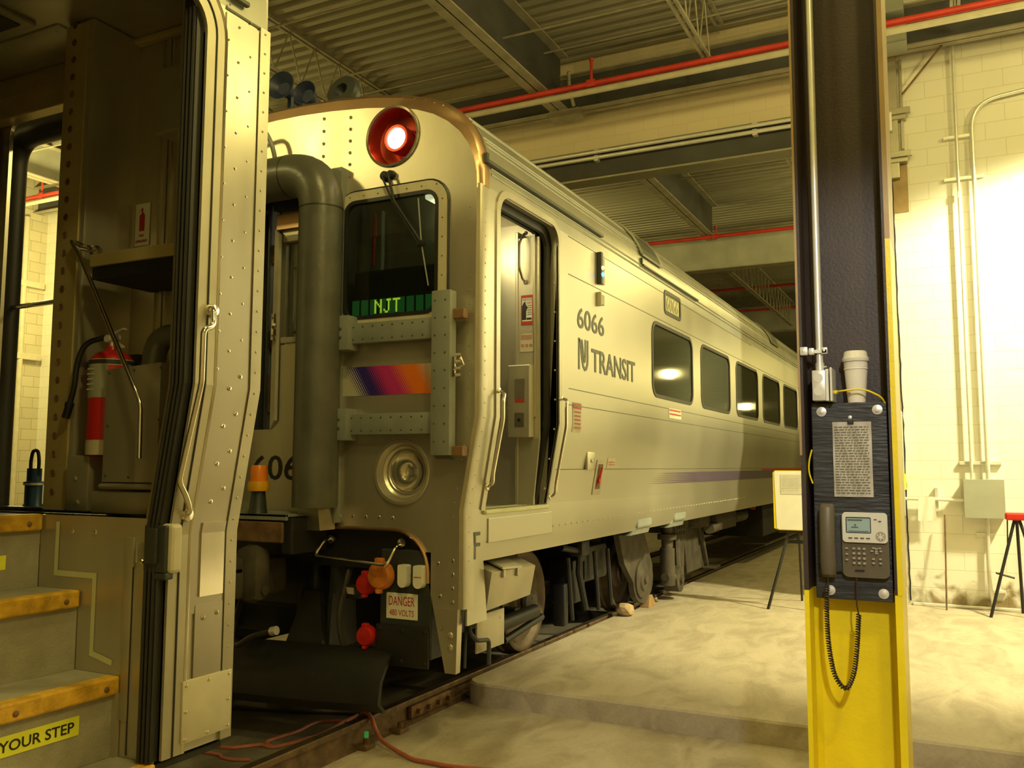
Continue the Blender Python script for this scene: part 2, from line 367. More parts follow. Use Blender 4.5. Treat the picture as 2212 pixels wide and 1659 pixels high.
def tag(o, label, cat, group=None):
    o['label'] = label; o['category'] = cat
    if group: o['group'] = group
    return o
def thing(name, label, cat, loc=(0, 0, 0), group=None):
    o = bpy.data.objects.new(name, None); COL.objects.link(o); o.location = loc; o.empty_display_size = .1
    return tag(o, label, cat, group)
def struct(name, mb, m): o = obj(name, mb, m); o['kind'] = 'structure'; return o
def text(name, body, m, parent, origin, ux, uz, width, height, depth=.0012, bold=0, label=None):
    """flat lettering: origin = lower left, ux = reading direction, uz = up"""
    cu = bpy.data.curves.new(name, 'FONT'); cu.body = body; cu.size = 1; cu.extrude = .004; cu.offset = bold; cu.resolution_u = 3
    t = bpy.data.objects.new(name+'_tmp', cu); COL.objects.link(t)
    dg = bpy.context.evaluated_depsgraph_get(); me = bpy.data.meshes.new_from_object(t.evaluated_get(dg)); bpy.data.objects.remove(t); bpy.data.curves.remove(cu)
    xs = [v.co.x for v in me.vertices]; ys = [v.co.y for v in me.vertices]
    x0, x1, y0, y1 = min(xs), max(xs), min(ys), max(ys); ux = Vector(ux).normalized(); uz = Vector(uz).normalized(); nn = ux.cross(uz)
    off = loc_of(parent); O = Vector(origin)
    for v in me.vertices:
        v.co = O+ux*((v.co.x-x0)/(x1-x0)*width)+uz*((v.co.y-y0)/(y1-y0)*height)+nn*(depth*(1 if v.co.z > 0 else .2))-off
    me.name = name; me.materials.clear(); me.materials.append(K[m]); o = bpy.data.objects.new(name, me); COL.objects.link(o); o.parent = parent
    if label: o['label'] = label
    return o
def lines(mb, origin, ux, uz, w, rows, h, seed=1, fill=.6, depth=.001):
    """unreadable rows of small print as thin bars"""
    R_ = random.Random(seed); O = Vector(origin); ux = Vector(ux); uz = Vector(uz); nn = ux.cross(uz)
    for i in range(rows):
        x = 0; z = -i*h
        while x < w*.97:
            q = R_.uniform(.05, .16)*w
            q = min(q, w-x); a = O+ux*x+uz*z; b = O+ux*(x+q)+uz*z; c = b-uz*h*fill*.6; d = a-uz*h*fill*.6
            mb.add([p+nn*depth for p in (a, b, c, d)], [(0, 1, 2, 3)]); x += q+w*.03
    return mb

# ================================================================== THE BUILDING
YW = 6.6
# floors: lower apron in front, raised slab with rounded nose, track bed
b = MB(); b.box(-12, 15, -9, 1.3, -.4, -.15); struct('floor', b, 'floor2')
def slab(x0, x1, roundx=None):
    m = MB()
    # plan outline with a rounded nose corner
    pts = [(x1, 1.16), (x1, 45), (x0, 45)]
    if roundx == 'L':
        c = (x0+.16, 1.16+.14)
        pts += [(c[0]-.16*math.cos(math.radians(a)), c[1]-.14*math.sin(math.radians(a))) for a in range(0, 91, 10)]
    else: pts += [(x0, 1.16)]
    k = len(pts); e = .012
    top = [(x, y, 0) for x, y in pts]; mid = [(x-(e if x < x1 and x > x0-1 and roundx else 0), y-(e if y < 2 else 0), -.014) for x, y in pts]
    bot = [(x, y, -.35) for x, y in [(p[0], p[1]) for p in mid]]
    m.add(top, [tuple(range(k))]); m.add(top+mid, [(i, (i+1) % k, k+(i+1) % k, k+i) for i in range(k)])
    m.add(mid+bot, [(i, (i+1) % k, k+(i+1) % k, k+i) for i in range(k)]); return m
struct('floor', slab(.86, 15, 'L'), 'floor')
struct('floor', slab(-12, -.86), 'floor')
b = MB(); cpts = [(15, 1.158)]+[(1.02-.163*math.sin(math.radians(a)), 1.30-.143*math.cos(math.radians(a))) for a in range(0, 91, 10)]
n_ = len(cpts); rr_ = random.Random(2); b.add([(x, y-.003, -.150) for x, y in cpts]+[(x, y-.003, -.012) for x, y in cpts], [(i, i+1, n_+i+1, n_+i) for i in range(n_-1)]); struct('trim_2', b, 'curb')
b = MB(); b.box(-.86, .86, 1.3, 45, -.4, -.12); struct('floor', b, 'pit')
b = MB(); b.box(-.70, .70, -9, 1.3, -.15, -.142); struct('floor', b, 'pit')
b = MB(); b.box(-.62, .62, 8.2, 45, -.12, -.01); struct('floor', b, 'floor')

# far wall with the train opening, header and lintel
b = MB(); b.box(3.05, 15, YW, YW+.2, 0, 7.3); struct('wall_far', b, 'wall')
b = MB(); b.box(-12, -9.4, YW, YW+.2, 0, 7.3); struct('wall_far', b, 'wall')
b = MB(); b.box(-9.4, 3.05, YW, YW+.2, 5.92, 7.3); struct('wall_far', b, 'wallbeige')
b = MB(); b.box(-11.95, -11.75, -9, YW, -.2, 7.3); struct('wall_left', b, 'wallold')
b = MB(); b.box(14.8, 15, -9, YW, -.2, 7.4); struct('wall_right', b, 'wallbeige')
b = MB(); b.box(-12, 15, -9.2, -9, -.2, 7.4); struct('wall_near', b, 'wallbeige')
b = MB(); b.box(-12, 15, 44, 44.2, 0, 7.4); struct('wall_end', b, 'wallold')
b = MB(); b.box(-12, -11.8, YW, 44, 0, 7.4); struct('wall_left', b, 'wallold')
b = MB(); b.box(14.8, 15, YW+.2, 44, 0, 7.4); struct('wall_right', b, 'wall')
def deck(y0, y1, z=7.25):
    m = MB(); p = .2032; y = y0; prof = []
    while y < y1:
        prof += [(y, z), (y+.085, z), (y+.10, z+.08), (y+.185, z+.08), (y+.2032, z)][:4]; y += p
    prof.append((y, z)); k = len(prof)
    m.add([(-12, a, c) for a, c in prof]+[(15, a, c) for a, c in prof], [(i, i+1, k+i+1, k+i) for i in range(k-1)])
    return m
struct('ceiling', deck(-9, YW+.1), 'deck'); struct('ceiling', deck(YW+.2, 44), 'deck')
b = MB(); b.box(-12.1, 15.1, -9.2, 44.2, 7.36, 7.5); struct('ceiling', b, 'darkbeam')
# baseboard strip and expansion joint of the far wall
b = MB(); b.box(3.62, 14.8, YW-.03, YW, 0, .035, .008); struct('baseboard_far', b, 'galv')
b = MB(); pts = []
for i in range(60):
    z = .05+i*.1; pts.append((3.60-.006*i/10+random.uniform(-.006, .006), YW-.004, z))
b.tube(pts, .009, 5); struct('trim_1', b, 'black')

def ibeam_x(name, x0, x1, y, z0, z1, fw, m, label, cat='beam', group=None, tf=.02, web=.014):
    t = thing(name, label, cat, ((x0+x1)/2, y, z0), group)
    w = MB(); w.box(x0, x1, y-web/2, y+web/2, z0, z1); obj('web', w, m[0], t)
    f = MB(); f.box(x0, x1, y-fw/2, y+fw/2, z0, z0+tf, .004); obj('bottom_flange', f, m[1], t)
    f = MB(); f.box(x0, x1, y-fw/2, y+fw/2, z1-tf, z1, .004); obj('top_flange', f, m[1], t)
    return t
def ibeam_y(name, x, y0, y1, z0, z1, fw, m, label, cat='beam', group=None, tf=.02, web=.014):
    t = thing(name, label, cat, (x, (y0+y1)/2, z0), group)
    w = MB(); w.box(x-web/2, x+web/2, y0, y1, z0, z1); obj('web', w, m[0], t)
    f = MB(); f.box(x-fw/2, x+fw/2, y0, y1, z0, z0+tf, .004); obj('bottom_flange', f, m[1], t)
    f = MB(); f.box(x-fw/2, x+fw/2, y0, y1, z1-tf, z1, .004); obj('top_flange', f, m[1], t)
    return t
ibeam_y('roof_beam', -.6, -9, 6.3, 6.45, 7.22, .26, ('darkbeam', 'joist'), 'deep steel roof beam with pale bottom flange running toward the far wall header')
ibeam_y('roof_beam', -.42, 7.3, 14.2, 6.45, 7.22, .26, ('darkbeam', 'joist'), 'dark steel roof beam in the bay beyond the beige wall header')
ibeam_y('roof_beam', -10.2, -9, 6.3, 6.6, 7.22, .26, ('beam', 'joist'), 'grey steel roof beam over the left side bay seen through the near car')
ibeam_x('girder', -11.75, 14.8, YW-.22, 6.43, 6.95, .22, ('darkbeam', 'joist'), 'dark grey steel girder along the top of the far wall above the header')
ibeam_x('girder', -11.8, 14.8, 14.4, 5.83, 6.68, .30, ('beam', 'joist'), 'grey green cross girder beyond the header, nearer of the two')
ibeam_x('girder', -11.8, 14.8, 24.2, 5.83, 6.68, .30, ('beam', 'joist'), 'grey cross girder at the far end of the roof, the more distant of the two')
# lintel over the opening
t = thing('lintel', 'steel channel lintel under the beige block header with shiny underside', 'beam', (-3, YW, 5.45))
b = MB(); b.box(-9.4, 3.05, YW-.01, YW+.02, 5.52, 5.94); obj('web', b, 'darkbeam', t)
b = MB(); b.box(-9.4, 3.05, YW-.06, YW+.24, 5.50, 5.53, .005); obj('soffit_plate', b, 'trim', t)
def joist(x, y0, y1, zt, zb, label, group=None, n=None):
    t = thing('bar_joist', label, 'joist', (x, (y0+y1)/2, zb), group)
    c = MB()
    for dx in (-.04, .04): c.box(x+dx-.018, x+dx+.018, y0, y1, zt-.035, zt)
    obj('top_chord', c, 'joist', t)
    c = MB()
    for dx in (-.035, .035): c.box(x+dx-.016, x+dx+.016, y0+.5, y1-.5, zb, zb+.032)
    obj('bottom_chord', c, 'joist', t)
    w = MB(); n = n or int((y1-y0)/.55); st = (y1-y0-1)/n
    for i in range(n):
        a = y0+.5+i*st; w.tube([(x, a, zb+.02), (x, a+st/2, zt-.02)], .011, 6, False); w.tube([(x, a+st/2, zt-.02), (x, a+st, zb+.02)], .011, 6, False)
    obj('web_bars', w, 'joist', t); return t
joist(-3.45, -6, 6.3, 7.22, 6.55, 'open web bar joist over the car roof horns, left of the deep roof beam')
joist(1.62, -6, 6.3, 7.22, 6.45, 'open web bar joist ending at the girder right of the deep roof beam')
joist(6.9, -6, 6.3, 7.22, 6.5, 'open web bar joist over the right side of the bay')
joist(4.3, -6, 6.3, 7.22, 6.5, 'open web bar joist high above the brown column')
joist(-6.4, -6, 6.3, 7.22, 6.55, 'open web bar joist over the left part of the bay')
joist(-12.0+.6, -6, 6.3, 7.22, 6.6, 'open web bar joist close to the left wall')
joist(1.9, 7.3, 14.2, 7.22, 6.5, 'bar joist in the next bay beside the lower red pipe, nearest beyond the header')
joist(-.25, 14.6, 24.0, 6.68, 5.9, 'heavy lattice joist seen beyond the grey green girder')
joist(-4.0, 14.6, 24.0, 6.68, 5.9, 'far lattice joist over the rear of the stainless car')
# cross bridging rods under the deck
g = 'bridging rods under the roof deck'
for y, z in ((1.6, 6.95), (3.6, 7.05), (4.55, 6.72), (5.75, 7.05), (9.0, 7.0), (11.6, 7.05), (18.5, 7.0)):
    b = MB(); b.tube([(-11.7, y, z), (14.7, y, z)], .014, 6); o = recenter(obj('bridging_rod', b, 'joist'))
    tag(o, 'thin steel bridging rod spanning the joists under the corrugated deck', 'rod', g)
# sprinkler mains (red) and pale pipes
def pipe_x(name, y, z, r, m, label, cat='pipe', x0=-11.7, x1=14.7, tees=(), group=None):
    t = thing(name, label, cat, ((x0+x1)/2, y, z-r), group)
    b = MB(); b.cyl((x0, y, z), (x1, y, z), r, 14); obj('pipe_run', b, m, t)
    for i, (xt, h) in enumerate(tees):
        b = MB(); b.cyl((xt, y, z), (xt, y, z+h), r*.45, 10); b.cyl((xt, y, z+h), (xt, y, z+h+.04), r*.7, 10); b.box(xt-.06, xt+.06, y-r*1.2, y+r*1.2, z-r*1.2, z+r*1.2, .01)
        obj('sprinkler_riser', b, m, t)
    return t
pipe_x('sprinkler_pipe', 5.50, 6.372, .040, 'redpipe', 'bright red sprinkler pipe under the deck in front of the far wall girder', tees=((.18, .30), (-10.4, .3)))
pipe_x('water_pipe', 5.48, 6.27, .040, 'cream', 'pale insulated pipe running just under the bright red sprinkler pipe')
pipe_x('sprinkler_pipe', 8.2, 6.02, .035, 'redpipe', 'dull red pipe just behind the lintel, first beyond the header', tees=())
pipe_x('sprinkler_pipe', 13.6, 6.375, .040, 'redpipe', 'red pipe in front of the grey green cross girder', tees=((-.2, .18),))
pipe_x('sprinkler_pipe', 17.3, 6.5, .04, 'redpipe', 'red pipe beyond the grey green girder crossing the heavy lattice joist')
pipe_x('sprinkler_pipe', 20.0, 6.5, .04, 'redpipe', 'thin red pipe in the third bay, second of three behind the grey girder')
pipe_x('sprinkler_pipe', 23.6, 6.5, .04, 'redpipe', 'most distant red pipe just before the last cross girder')
g = 'twin conduits under the beige header'
for i, z in enumerate((5.875, 5.795)):
    b = MB(); b.cyl((-9.3, YW-.08, z), (3.3, YW-.08, z), .028, 12)
    for x in (-.15, 2.0, -4): b.box(x-.03, x+.03, YW-.1, YW, z-.05, z+.05)
    o = recenter(obj('conduit', b, 'galv')); tag(o, ('upper' if i == 0 else 'lower')+' of the two shiny conduits on the lintel under the beige header', 'conduit', g)
# diagonal brace at end of main beam
b = MB(); b.tube([(-.35, 6.2, 6.45), (-.35, 6.05, 6.6), (-.3, 5.9, 6.8)], .025, 8); b.box(-.75, -.3, 6.25, 6.5, 6.36, 6.45)
tag(recenter(obj('beam_seat', b, 'joist')), 'steel bearing seat and strap under the end of the deep roof beam', 'bracket')

# ---------------- rails
def rail(x, label, y0=-9, y1=44):
    t = thing('rail', label, 'rail', (x, (y0+y1)/2, -.15))
    pf = [(-.065, -.149), (.065, -.149), (.065, -.138), (.012, -.122), (.009, -.045), (.034, -.034), (.034, -.006), (.028, 0), (-.028, 0), (-.034, -.006), (-.034, -.034), (-.009, -.045), (-.012, -.122), (-.065, -.138)]
    k = len(pf); m = MB(); m.add([(x+a, y0, c) for a, c in pf]+[(x+a, y1, c) for a, c in pf], [(i, (i+1) % k, k+(i+1) % k, k+i) for i in range(k)]+[tuple(range(k)), tuple(range(k, 2*k))])
    obj('rail_section', m, 'rail', t)
    m = MB(); m.add([(x-.027, y0, .0012), (x+.027, y0, .0012), (x+.027, y1, .0012), (x-.027, y1, .0012)], [(0, 1, 2, 3)]); obj('running_surface', m, 'railtop', t)
    return t
rt = rail(.755, 'right hand steel rail beside the raised concrete slab')
b = MB(); b.box(.768, .800, .55, 1.06, -.125, -.045, .006)
for i in range(4): b.cyl((.79, .62+i*.13, -.085), (.83, .62+i*.13, -.085), .017, 6)
obj('joint_bar', b, 'rust', rt)
for yy in (-.02, .35):
    b = MB(); b.box(.79, .88, yy-.05, yy+.05, -.15, -.118, .006); b.cyl((.845, yy, -.12), (.845, yy, -.085), .018, 6); obj('rail_clip', b, 'rust', rt)
rail(-.755, 'left hand steel rail under the two cars')
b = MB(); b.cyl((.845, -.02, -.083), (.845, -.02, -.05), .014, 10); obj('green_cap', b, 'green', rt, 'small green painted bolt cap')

# ================================================================== SHARED CAR SECTION
def xp(z):   # half width of the car side at height z
    if z >= 1.86: return 1.6
    if z >= 1.30: return 1.5+.1*(z-1.30)/.56
    if z >= 1.10: return 1.5
    return 1.5-.05*(1.10-z)/.13 if z > .97 else 1.5
XPB = (1.86, 1.72, 1.58, 1.44, 1.30)
def xc(z): return xp(z) if z > 1.12 else 1.5
def sidemap(off=0.):
    return lambda y, z, d: ((xp(z) if y > .32 else xc(z))+off-d, y, z)
ROOF = [(1.6, 3.26), (1.598, 3.36), (1.585, 3.48), (1.555, 3.58), (1.505, 3.67), (1.43, 3.755), (1.33, 3.825), (1.20, 3.885), (1.03, 3.935), (.8, 3.98), (.5, 4.015), (.2, 4.03), (0, 4.033)]
def inset(p, d, zc=2.9):
    c = Vector((0, zc)); out = []
    for i, q in enumerate(p):
        a = Vector(p[max(0, i-1)]); b_ = Vector(p[min(len(p)-1, i+1)]); t = (b_-a).normalized(); n = Vector((-t.y, t.x)) if True else 0
        if n.dot(Vector(q)-Vector((0, 2.5))) > 0: n = -n
        out.append((max(0, q[0]+n.x*d), q[1]+n.y*d))
    return out
def arch(prof): return [(x, z) for x, z in prof]+[(-x, z) for x, z in reversed(prof) if x > 1e-4]
def roofshell(y0, y1, prof=ROOF, ribs=()):
    a = arch(prof); k = len(a); m = MB()
    m.add([(x, y0, z) for x, z in a]+[(x, y1, z) for x, z in a], [(i, i+1, k+i+1, k+i) for i in range(k-1)], True); return m

# ================================================================== FAR CAR (numbered 6066)
C6 = thing('rail_car', 'long stainless steel rail car numbered 6066 with a lit round headlamp', 'train car', (0, 0, 0))
L6 = 25.8
WIN = [(3.38+1.79*k, 3.38+1.79*k+1.43) for k in range(10)]
zt, zb_ = 2.93, 2.22
holes = [rr(a, c, zb_, zt, .13) for a, c in WIN]
door = rr(.25, 1.17, 1.29, 3.27, .13, rb=.01)
signh = rr(3.80, 4.36, 3.075, 3.29, .045)
sm = MB(); sm.sheet([(.05, .62), (.30, .62), (.34, .97), (L6, .97), (L6, 3.27), (.05, 3.27)], holes+[door, signh], sidemap(), XPB+(1.10,), .012)
SP = obj('side_panel', sm, 'side', C6)
b = MB(); b.sheet([(.05, .97), (L6, .97), (L6, 3.27), (.05, 3.27)], [], lambda u, v, d: (-xp(v)+d, u, v), XPB, .012); obj('side_panel', b, 'side', C6)
b = roofshell(.10, L6); RF = obj('roof', b, 'roofm', C6)
# roof corrugations
b = MB()
for i in range(1, 6):
    for f in (.0, .33, .66):
        x = ROOF[i][0]*(1-f)+ROOF[i+1][0]*f; z = ROOF[i][1]*(1-f)+ROOF[i+1][1]*f
        if (i*3+int(f*3)) % 2: b.tube([(x, .14, z), (x, L6, z)], .008, 6)
addto(RF, b, 'roofm')
b = MB(); b.add([(x, L6, z) for x, z in arch(ROOF)]+[(-1.5, L6, .97), (1.5, L6, .97)], [tuple(range(len(arch(ROOF))+2))]); obj('rear_wall', b, 'side', C6)
# windows
for i, (a, c) in enumerate(WIN):
    w = MB(); w.sheet(rr(a-.012, c+.012, zb_-.012, zt+.012, .142), [rr(a+.022, c-.022, zb_+.022, zt-.022, .108)], sidemap(.006), (), .03); fr = obj('window_gasket', w, 'rubber', C6)
    w = MB(); w.sheet(rr(a, c, zb_, zt, .13), [], sidemap(-.012), (), .006); obj('window_pane', w, 'glass', fr)
w = MB(); w.sheet(rr(3.785, 4.375, 3.06, 3.305, .055), [rr(3.825, 4.335, 3.098, 3.268, .03)], sidemap(.006), (), .02); ns = obj('number_window', w, 'rubber', C6)
w = MB(); w.sheet(rr(3.80, 4.36, 3.075, 3.29, .04), [], sidemap(-.004), (), .006); obj('number_plate', w, 'tape', ns)
text('numerals', '6066', 'cream', ns, (1.598, 3.88, 3.115), (0, 1, 0), (0, 0, 1), .41, .135, .003)
# seams, drip rails
def seam(y0, y1, z, h=.006, m='letter', pr=.002):
    b = MB(); x = xp(z)+pr; b.box(x-.01, x, y0, y1, z-h/2, z+h/2); return b
b = MB()
for y0, y1, z in ((1.36, 8, 3.36-.1), (1.36, L6, 2.975), (1.36, L6, 2.125), (1.36, L6, 2.005), (1.25, L6, 1.535)):
    s_ = seam(y0, y1, z); b.add(s_.v, s_.f)
obj('panel_seam', b, 'letter', C6)
b = MB(); b.box(1.59, 1.625, .06, 2.05, 3.41, 3.432, .004); b.box(1.59, 1.62, .05, .075, 3.41, 3.47); obj('drip_rail', b, 'letter', C6)
b = MB(); b.box(1.59, 1.622, 3.1, 5.05, 3.395, 3.412, .004); b.box(1.59, 1.61, 3.09, 3.11, 3.40, 3.47); obj('drip_rail', b, 'letter', C6)
b = MB(); b.rivets((1.501, .32, 1.17), (1.501, 1.22, 1.17), 12, (1, 0, 0), .009); b.rivets((1.501, 1.3, 1.13), (1.501, 8, 1.13), 60, (1, 0, 0), .008)
b.rivets((1.501, .34, 1.12), (1.501, 1.26, 1.12), 6, (1, 0, 0), .009); addto(SP, b, 'boxsteel')
b = MB(); b.box(1.43, 1.507, .30, 1.27, 1.085, 1.235, .003); obj('sill_plate', b, 'side', C6)
# roof louvre hatch
for y0 in (3.12, 9.6):
    b = MB(); q = [(1.585, 3.50), (1.555, 3.58), (1.505, 3.67), (1.43, 3.755), (1.345, 3.82)]
    ss = [(y0, y0+.62), (y0-.02, y0+.62), (y0-.03, y0+.62), (y0-.03, y0+.62), (y0-.03, y0+.62)]
    vs = []
    for (x, z), (a, c) in zip(q, ss): vs += [(x+.012, a, z+.012), (x+.012, c, z+.012)]
    b.add(vs, [(2*i, 2*i+1, 2*i+3, 2*i+2) for i in range(4)]); lv = obj('intake_louvre', b, 'letter', C6)
    b = MB(); b.tube([v for v in vs[0::2]], .014, 6); b.tube([v for v in vs[1::2]], .014, 6); b.tube([vs[0], vs[1]], .012, 6); b.tube([vs[-2], vs[-1]], .012, 6); obj('louvre_frame', b, 'roofm', lv)
# lettering
text('car_number', '6066', 'letter', C6, (1.602, 1.53, 2.60), (0, 1, 0), (0, 0, 1), .57, .16, bold=.008)
text('operator_name', 'TRANSIT', 'letter', C6, (1.602, 1.82, 2.292), (0, 1, 0), (0, 0, 1), 1.05, .185, bold=.014)
def band(path, w, x=1.6025):
    m = MB(); P = [Vector(p) for p in path]; L_, R_ = [], []
    for i, p in enumerate(P):
        t = (P[min(i+1, len(P)-1)]-P[max(0, i-1)]).normalized(); n = Vector((-t.y, t.x)); L_.append(p+n*w/2); R_.append(p-n*w/2)
    vs = [(x, q.x, q.y) for q in L_]+[(x, q.x, q.y) for q in R_]; k = len(P)
    return m.add(vs, [(i, i+1, k+i+1, k+i) for i in range(k-1)])
y0, z0 = 1.545, 2.285; b = MB(); EH = 1.0
def addm(m): b.add(m.v, m.f)
def eb(P, w): return band([(y0+u*.235, z0-.005+v*.245) for u, v in P], w)
addm(eb([(.07, .02), (.07, 1)], .030))
addm(eb([(.10, .97), (.22, .80), (.34, .35), (.42, .16), (.55, .06), (.70, .10), (.80, .25), (.82, .42), (.82, 1)], .030))
addm(eb([(.32, .97), (.40, .72), (.47, .42), (.55, .28), (.60, .34), (.62, .48), (.62, 1)], .026))
obj('operator_emblem', b, 'letter', C6)
text('end_letter', 'F', 'letter', C6, (1.503, .125, 1.0), (0, 1, 0), (0, 0, 1), .075, .16)
# decals on the side
def decal(name, y0, y1, z0, z1, head, m='cream', hm='redtext', rows=5, seed=1, body=None, par=C6):
    b = MB(); b.sheet(rr(y0, y1, z0, z1, .006), [], sidemap(.003), XPB, .002); d = obj(name, b, m, par)
    x = xp((z0+z1)/2)+.004
    if head:
        hh = (z1-z0)*.2; b = MB(); b.add([(xp(z1)+.0045, y0+.005, z1-hh-.004), (xp(z1)+.0045, y1-.005, z1-hh-.004), (xp(z1)+.0045, y1-.005, z1-.006), (xp(z1)+.0045, y0+.005, z1-.006)], [(0, 1, 2, 3)]); obj('header_band', b, hm, d)
        text('heading', head, 'cream', d, (xp(z1)+.0055, y0+.015, z1-hh*.85), (0, 1, 0), (0, 0, 1), (y1-y0)-.03, hh*.6)
    zz = z1-(z1-z0)*(.3 if head else .12); x = xp((z0+z1)/2)+.006
    b = lines(MB(), (x, y0+.02, zz), (0, 1, 0), (0, 0, 1), (y1-y0)-.04, rows, (zz-z0-.01)/rows, seed); obj('small_print', b, 'redtext', d); return d
decal('danger_decal', 1.43, 1.60, 1.81, 2.03, 'DANGER', seed=3)
decal('notice_decal', 3.9, 4.33, 2.035, 2.135, None, rows=2, seed=5)
decal('notice_decal', 2.28, 2.46, 1.545, 1.625, None, 'cream', rows=3, seed=8)
b = MB(); nt_h = 6; hh_ = .115/nt_h
for i in range(nt_h):
    zc_ = 1.385+hh_*(i+.5)
    b.add([(xp(zc_)+.003, 3.45+.05*i, zc_), (xp(zc_-hh_*.5)+.003, 5.3, zc_-hh_*.5), (xp(zc_+hh_*.5)+.003, 5.3, zc_+hh_*.5)], [(0, 1, 2)])
b.sheet([(5.3, 1.385), (16, 1.385), (16, 1.50), (5.3, 1.50)], [], sidemap(.003), (1.44,), None); obj('blue_stripe', b, 'sidestripe', C6)
b = MB(); b.sheet([(8.9, 1.503), (16, 1.503), (16, 1.535), (8.9, 1.535)], [], sidemap(.002), (), None); obj('red_stripe', b, 'redtext', C6)
# brake handle recess + round cover
b = MB(); b.sheet(rr(2.04, 2.22, 1.33, 1.61, .01), [rr(2.075, 2.185, 1.375, 1.575, .01)], sidemap(.006), XPB, .02); rc = obj('handle_recess', b, 'boxsteel', C6)
b = MB(); b.sheet([(2.06, 1.375), (2.21, 1.375), (2.21, 1.575), (2.06, 1.575)], [], sidemap(.0035), XPB, None); obj('recess_back', b, 'rust', rc)
b = MB(); b.tube([(1.52, 2.12, 1.40), (1.545, 2.13, 1.47), (1.565, 2.135, 1.55)], .009, 8); b.lathe((1.535, 2.13, 1.44), (1, 0, 0), [(0, 0), (.018, 0), (.018, .012), (0, .012)], 14); obj('red_handle', b, 'red', rc)
b = MB(); b.sheet(circ(1.88, 1.60, .045), [], sidemap(.008), XPB, .012); b.dome((1.575, 1.88, 1.60), (1, 0, 0), .015); b.box(1.55, 1.572, 1.80, 1.96, 1.53, 1.67, .004); obj('round_cover', b, 'side', C6)
# indicator lamps on the side
b = MB(); b.box(1.6, 1.625, 1.99, 2.07, 3.02, 3.26, .006); ml = obj('marker_light', b, 'cream', C6)
b = MB(); b.box(1.6, 1.64, 1.945, 1.99, 3.01, 3.27, .006); obj('lamp_housing', b, 'charcoal', ml)
b = MB(); b.lathe((1.641, 1.965, 3.14), (.8, -.6, 0), [(.017, 0), (.014, .014), (0, .018)], 12); obj('warm_lens', b, 'led_warm', ml, 'glowing pale amber lens')
b = MB(); b.lathe((1.641, 1.965, 3.085), (.8, -.6, 0), [(.019, 0), (.015, .014), (0, .018)], 12); obj('blue_lens', b, 'led_blue', ml, 'glowing blue lens')
b = MB(); b.box(1.6, 1.63, 1.965, 2.045, 2.845, 2.93, .008); b.box(1.6, 1.635, 1.945, 1.965, 2.83, 2.945, .004); obj('door_control', b, 'cream', C6)
# door frame, jamb, gasket
b = MB(); b.sheet(rr(.20, 1.215, 1.29, 3.315, .165, rb=.01), [rr(.25, 1.17, 1.28, 3.27, .13, rb=.01)], sidemap(.010), XPB, .02); b.loop(door, sidemap(), 0, .05); DFR = obj('door_frame', b, 'trim', C6)
b = MB(); b.loop(rr(.252, 1.168, 1.285, 3.268, .13, rb=.01), sidemap(), .05, .17)
b.sheet(rr(.25, 1.17, 1.285, 3.27, .13, rb=.01), [rr(.285, 1.115, 1.28, 3.215, .11, rb=.01)], sidemap(-.06), XPB, .03)
b.sheet(rr(.25, 1.17, 1.285, 3.27, .13, rb=.01), [rr(.275, 1.14, 1.28, 3.225, .11, rb=.01)], sidemap(-.12), XPB, .03); obj('door_gasket', b, 'rubber', C6)
b = MB()
for zz in [1.4+.21*i for i in range(9)]: b.dome((xp(zz)-.025, 1.168, zz), (0, -1, 0), .008)
addto(DFR, b, 'galv')
b = MB(); b.box(1.28, 1.525, .24, 1.18, 1.262, 1.285, .006)
for i in range(5): b.box(1.32+i*.035, 1.33+i*.035, .26, 1.16, 1.285, 1.289)
obj('door_sill', b, 'tape', C6, 'worn cream grooved threshold plate')
# vestibule behind the door
b = MB(); b.box(-1.5, 1.45, .12, 1.2, 1.255, 1.275); obj('vestibule_floor', b, 'tread', C6)
b = MB(); b.box(-1.55, 1.55, .12, 1.2, 3.34, 3.36); obj('vestibule_ceiling', b, 'inner', C6)
b = MB(); b.box(-1.5, 1.42, 1.19, 1.21, 1.275, 3.34); b.box(1.31, 1.335, 1.06, 1.19, 1.275, 3.25, .004); obj('bulkhead', b, 'inner', C6)
b = MB(); b.sheet([(1.335, 1.28), (1.455, 1.28), (1.455, 1.34), (1.50, 1.75), (1.50, 3.2), (1.335, 3.2)], [], lambda u, v, d: (u, 1.065+d, v), (), .02)
pn = obj('end_panel', b, 'inner', C6)
b = MB(); b.tube(arcpath([(1.392, 1.065, 3.235), (1.392, 1.035, 3.225), (1.372, 1.0, 3.15), (1.37, 1.0, 2.98), (1.385, 1.03, 2.89), (1.392, 1.065, 2.875)], .03), .009, 8); b.lathe((1.392, 1.064, 3.235), (0, -1, 0), [(.018, 0), (.012, .012), (0, .014)], 10); b.lathe((1.392, 1.064, 2.875), (0, -1, 0), [(.018, 0), (.012, .012), (0, .014)], 10); obj('grab_handle', b, 'bright', pn)
def yplate(name, x0, x1, z0, z1, y, m, par, th=.003, r=.004):
    b = MB(); b.sheet(rr(x0, x1, z0, z1, r), [], lambda u, v, d: (u, y+d, v), (), th); return obj(name, b, m, par)
st = yplate('warning_sticker', 1.358, 1.455, 2.565, 2.78, 1.060, 'redtext', pn); yplate('sticker_field', 1.367, 1.446, 2.59, 2.758, 1.058, 'white', st, .001)
b = MB(); b.add([(1.367, 1.0565, 2.60), (1.400, 1.0565, 2.60), (1.400, 1.0565, 2.66), (1.412, 1.0565, 2.69), (1.398, 1.0565, 2.71), (1.393, 1.0565, 2.735), (1.380, 1.0565, 2.725), (1.367, 1.0565, 2.70)], [tuple(range(8))]); b.box(1.404, 1.442, 1.0565, 1.057, 2.60, 2.615); obj('falling_figure', b, 'text', st)
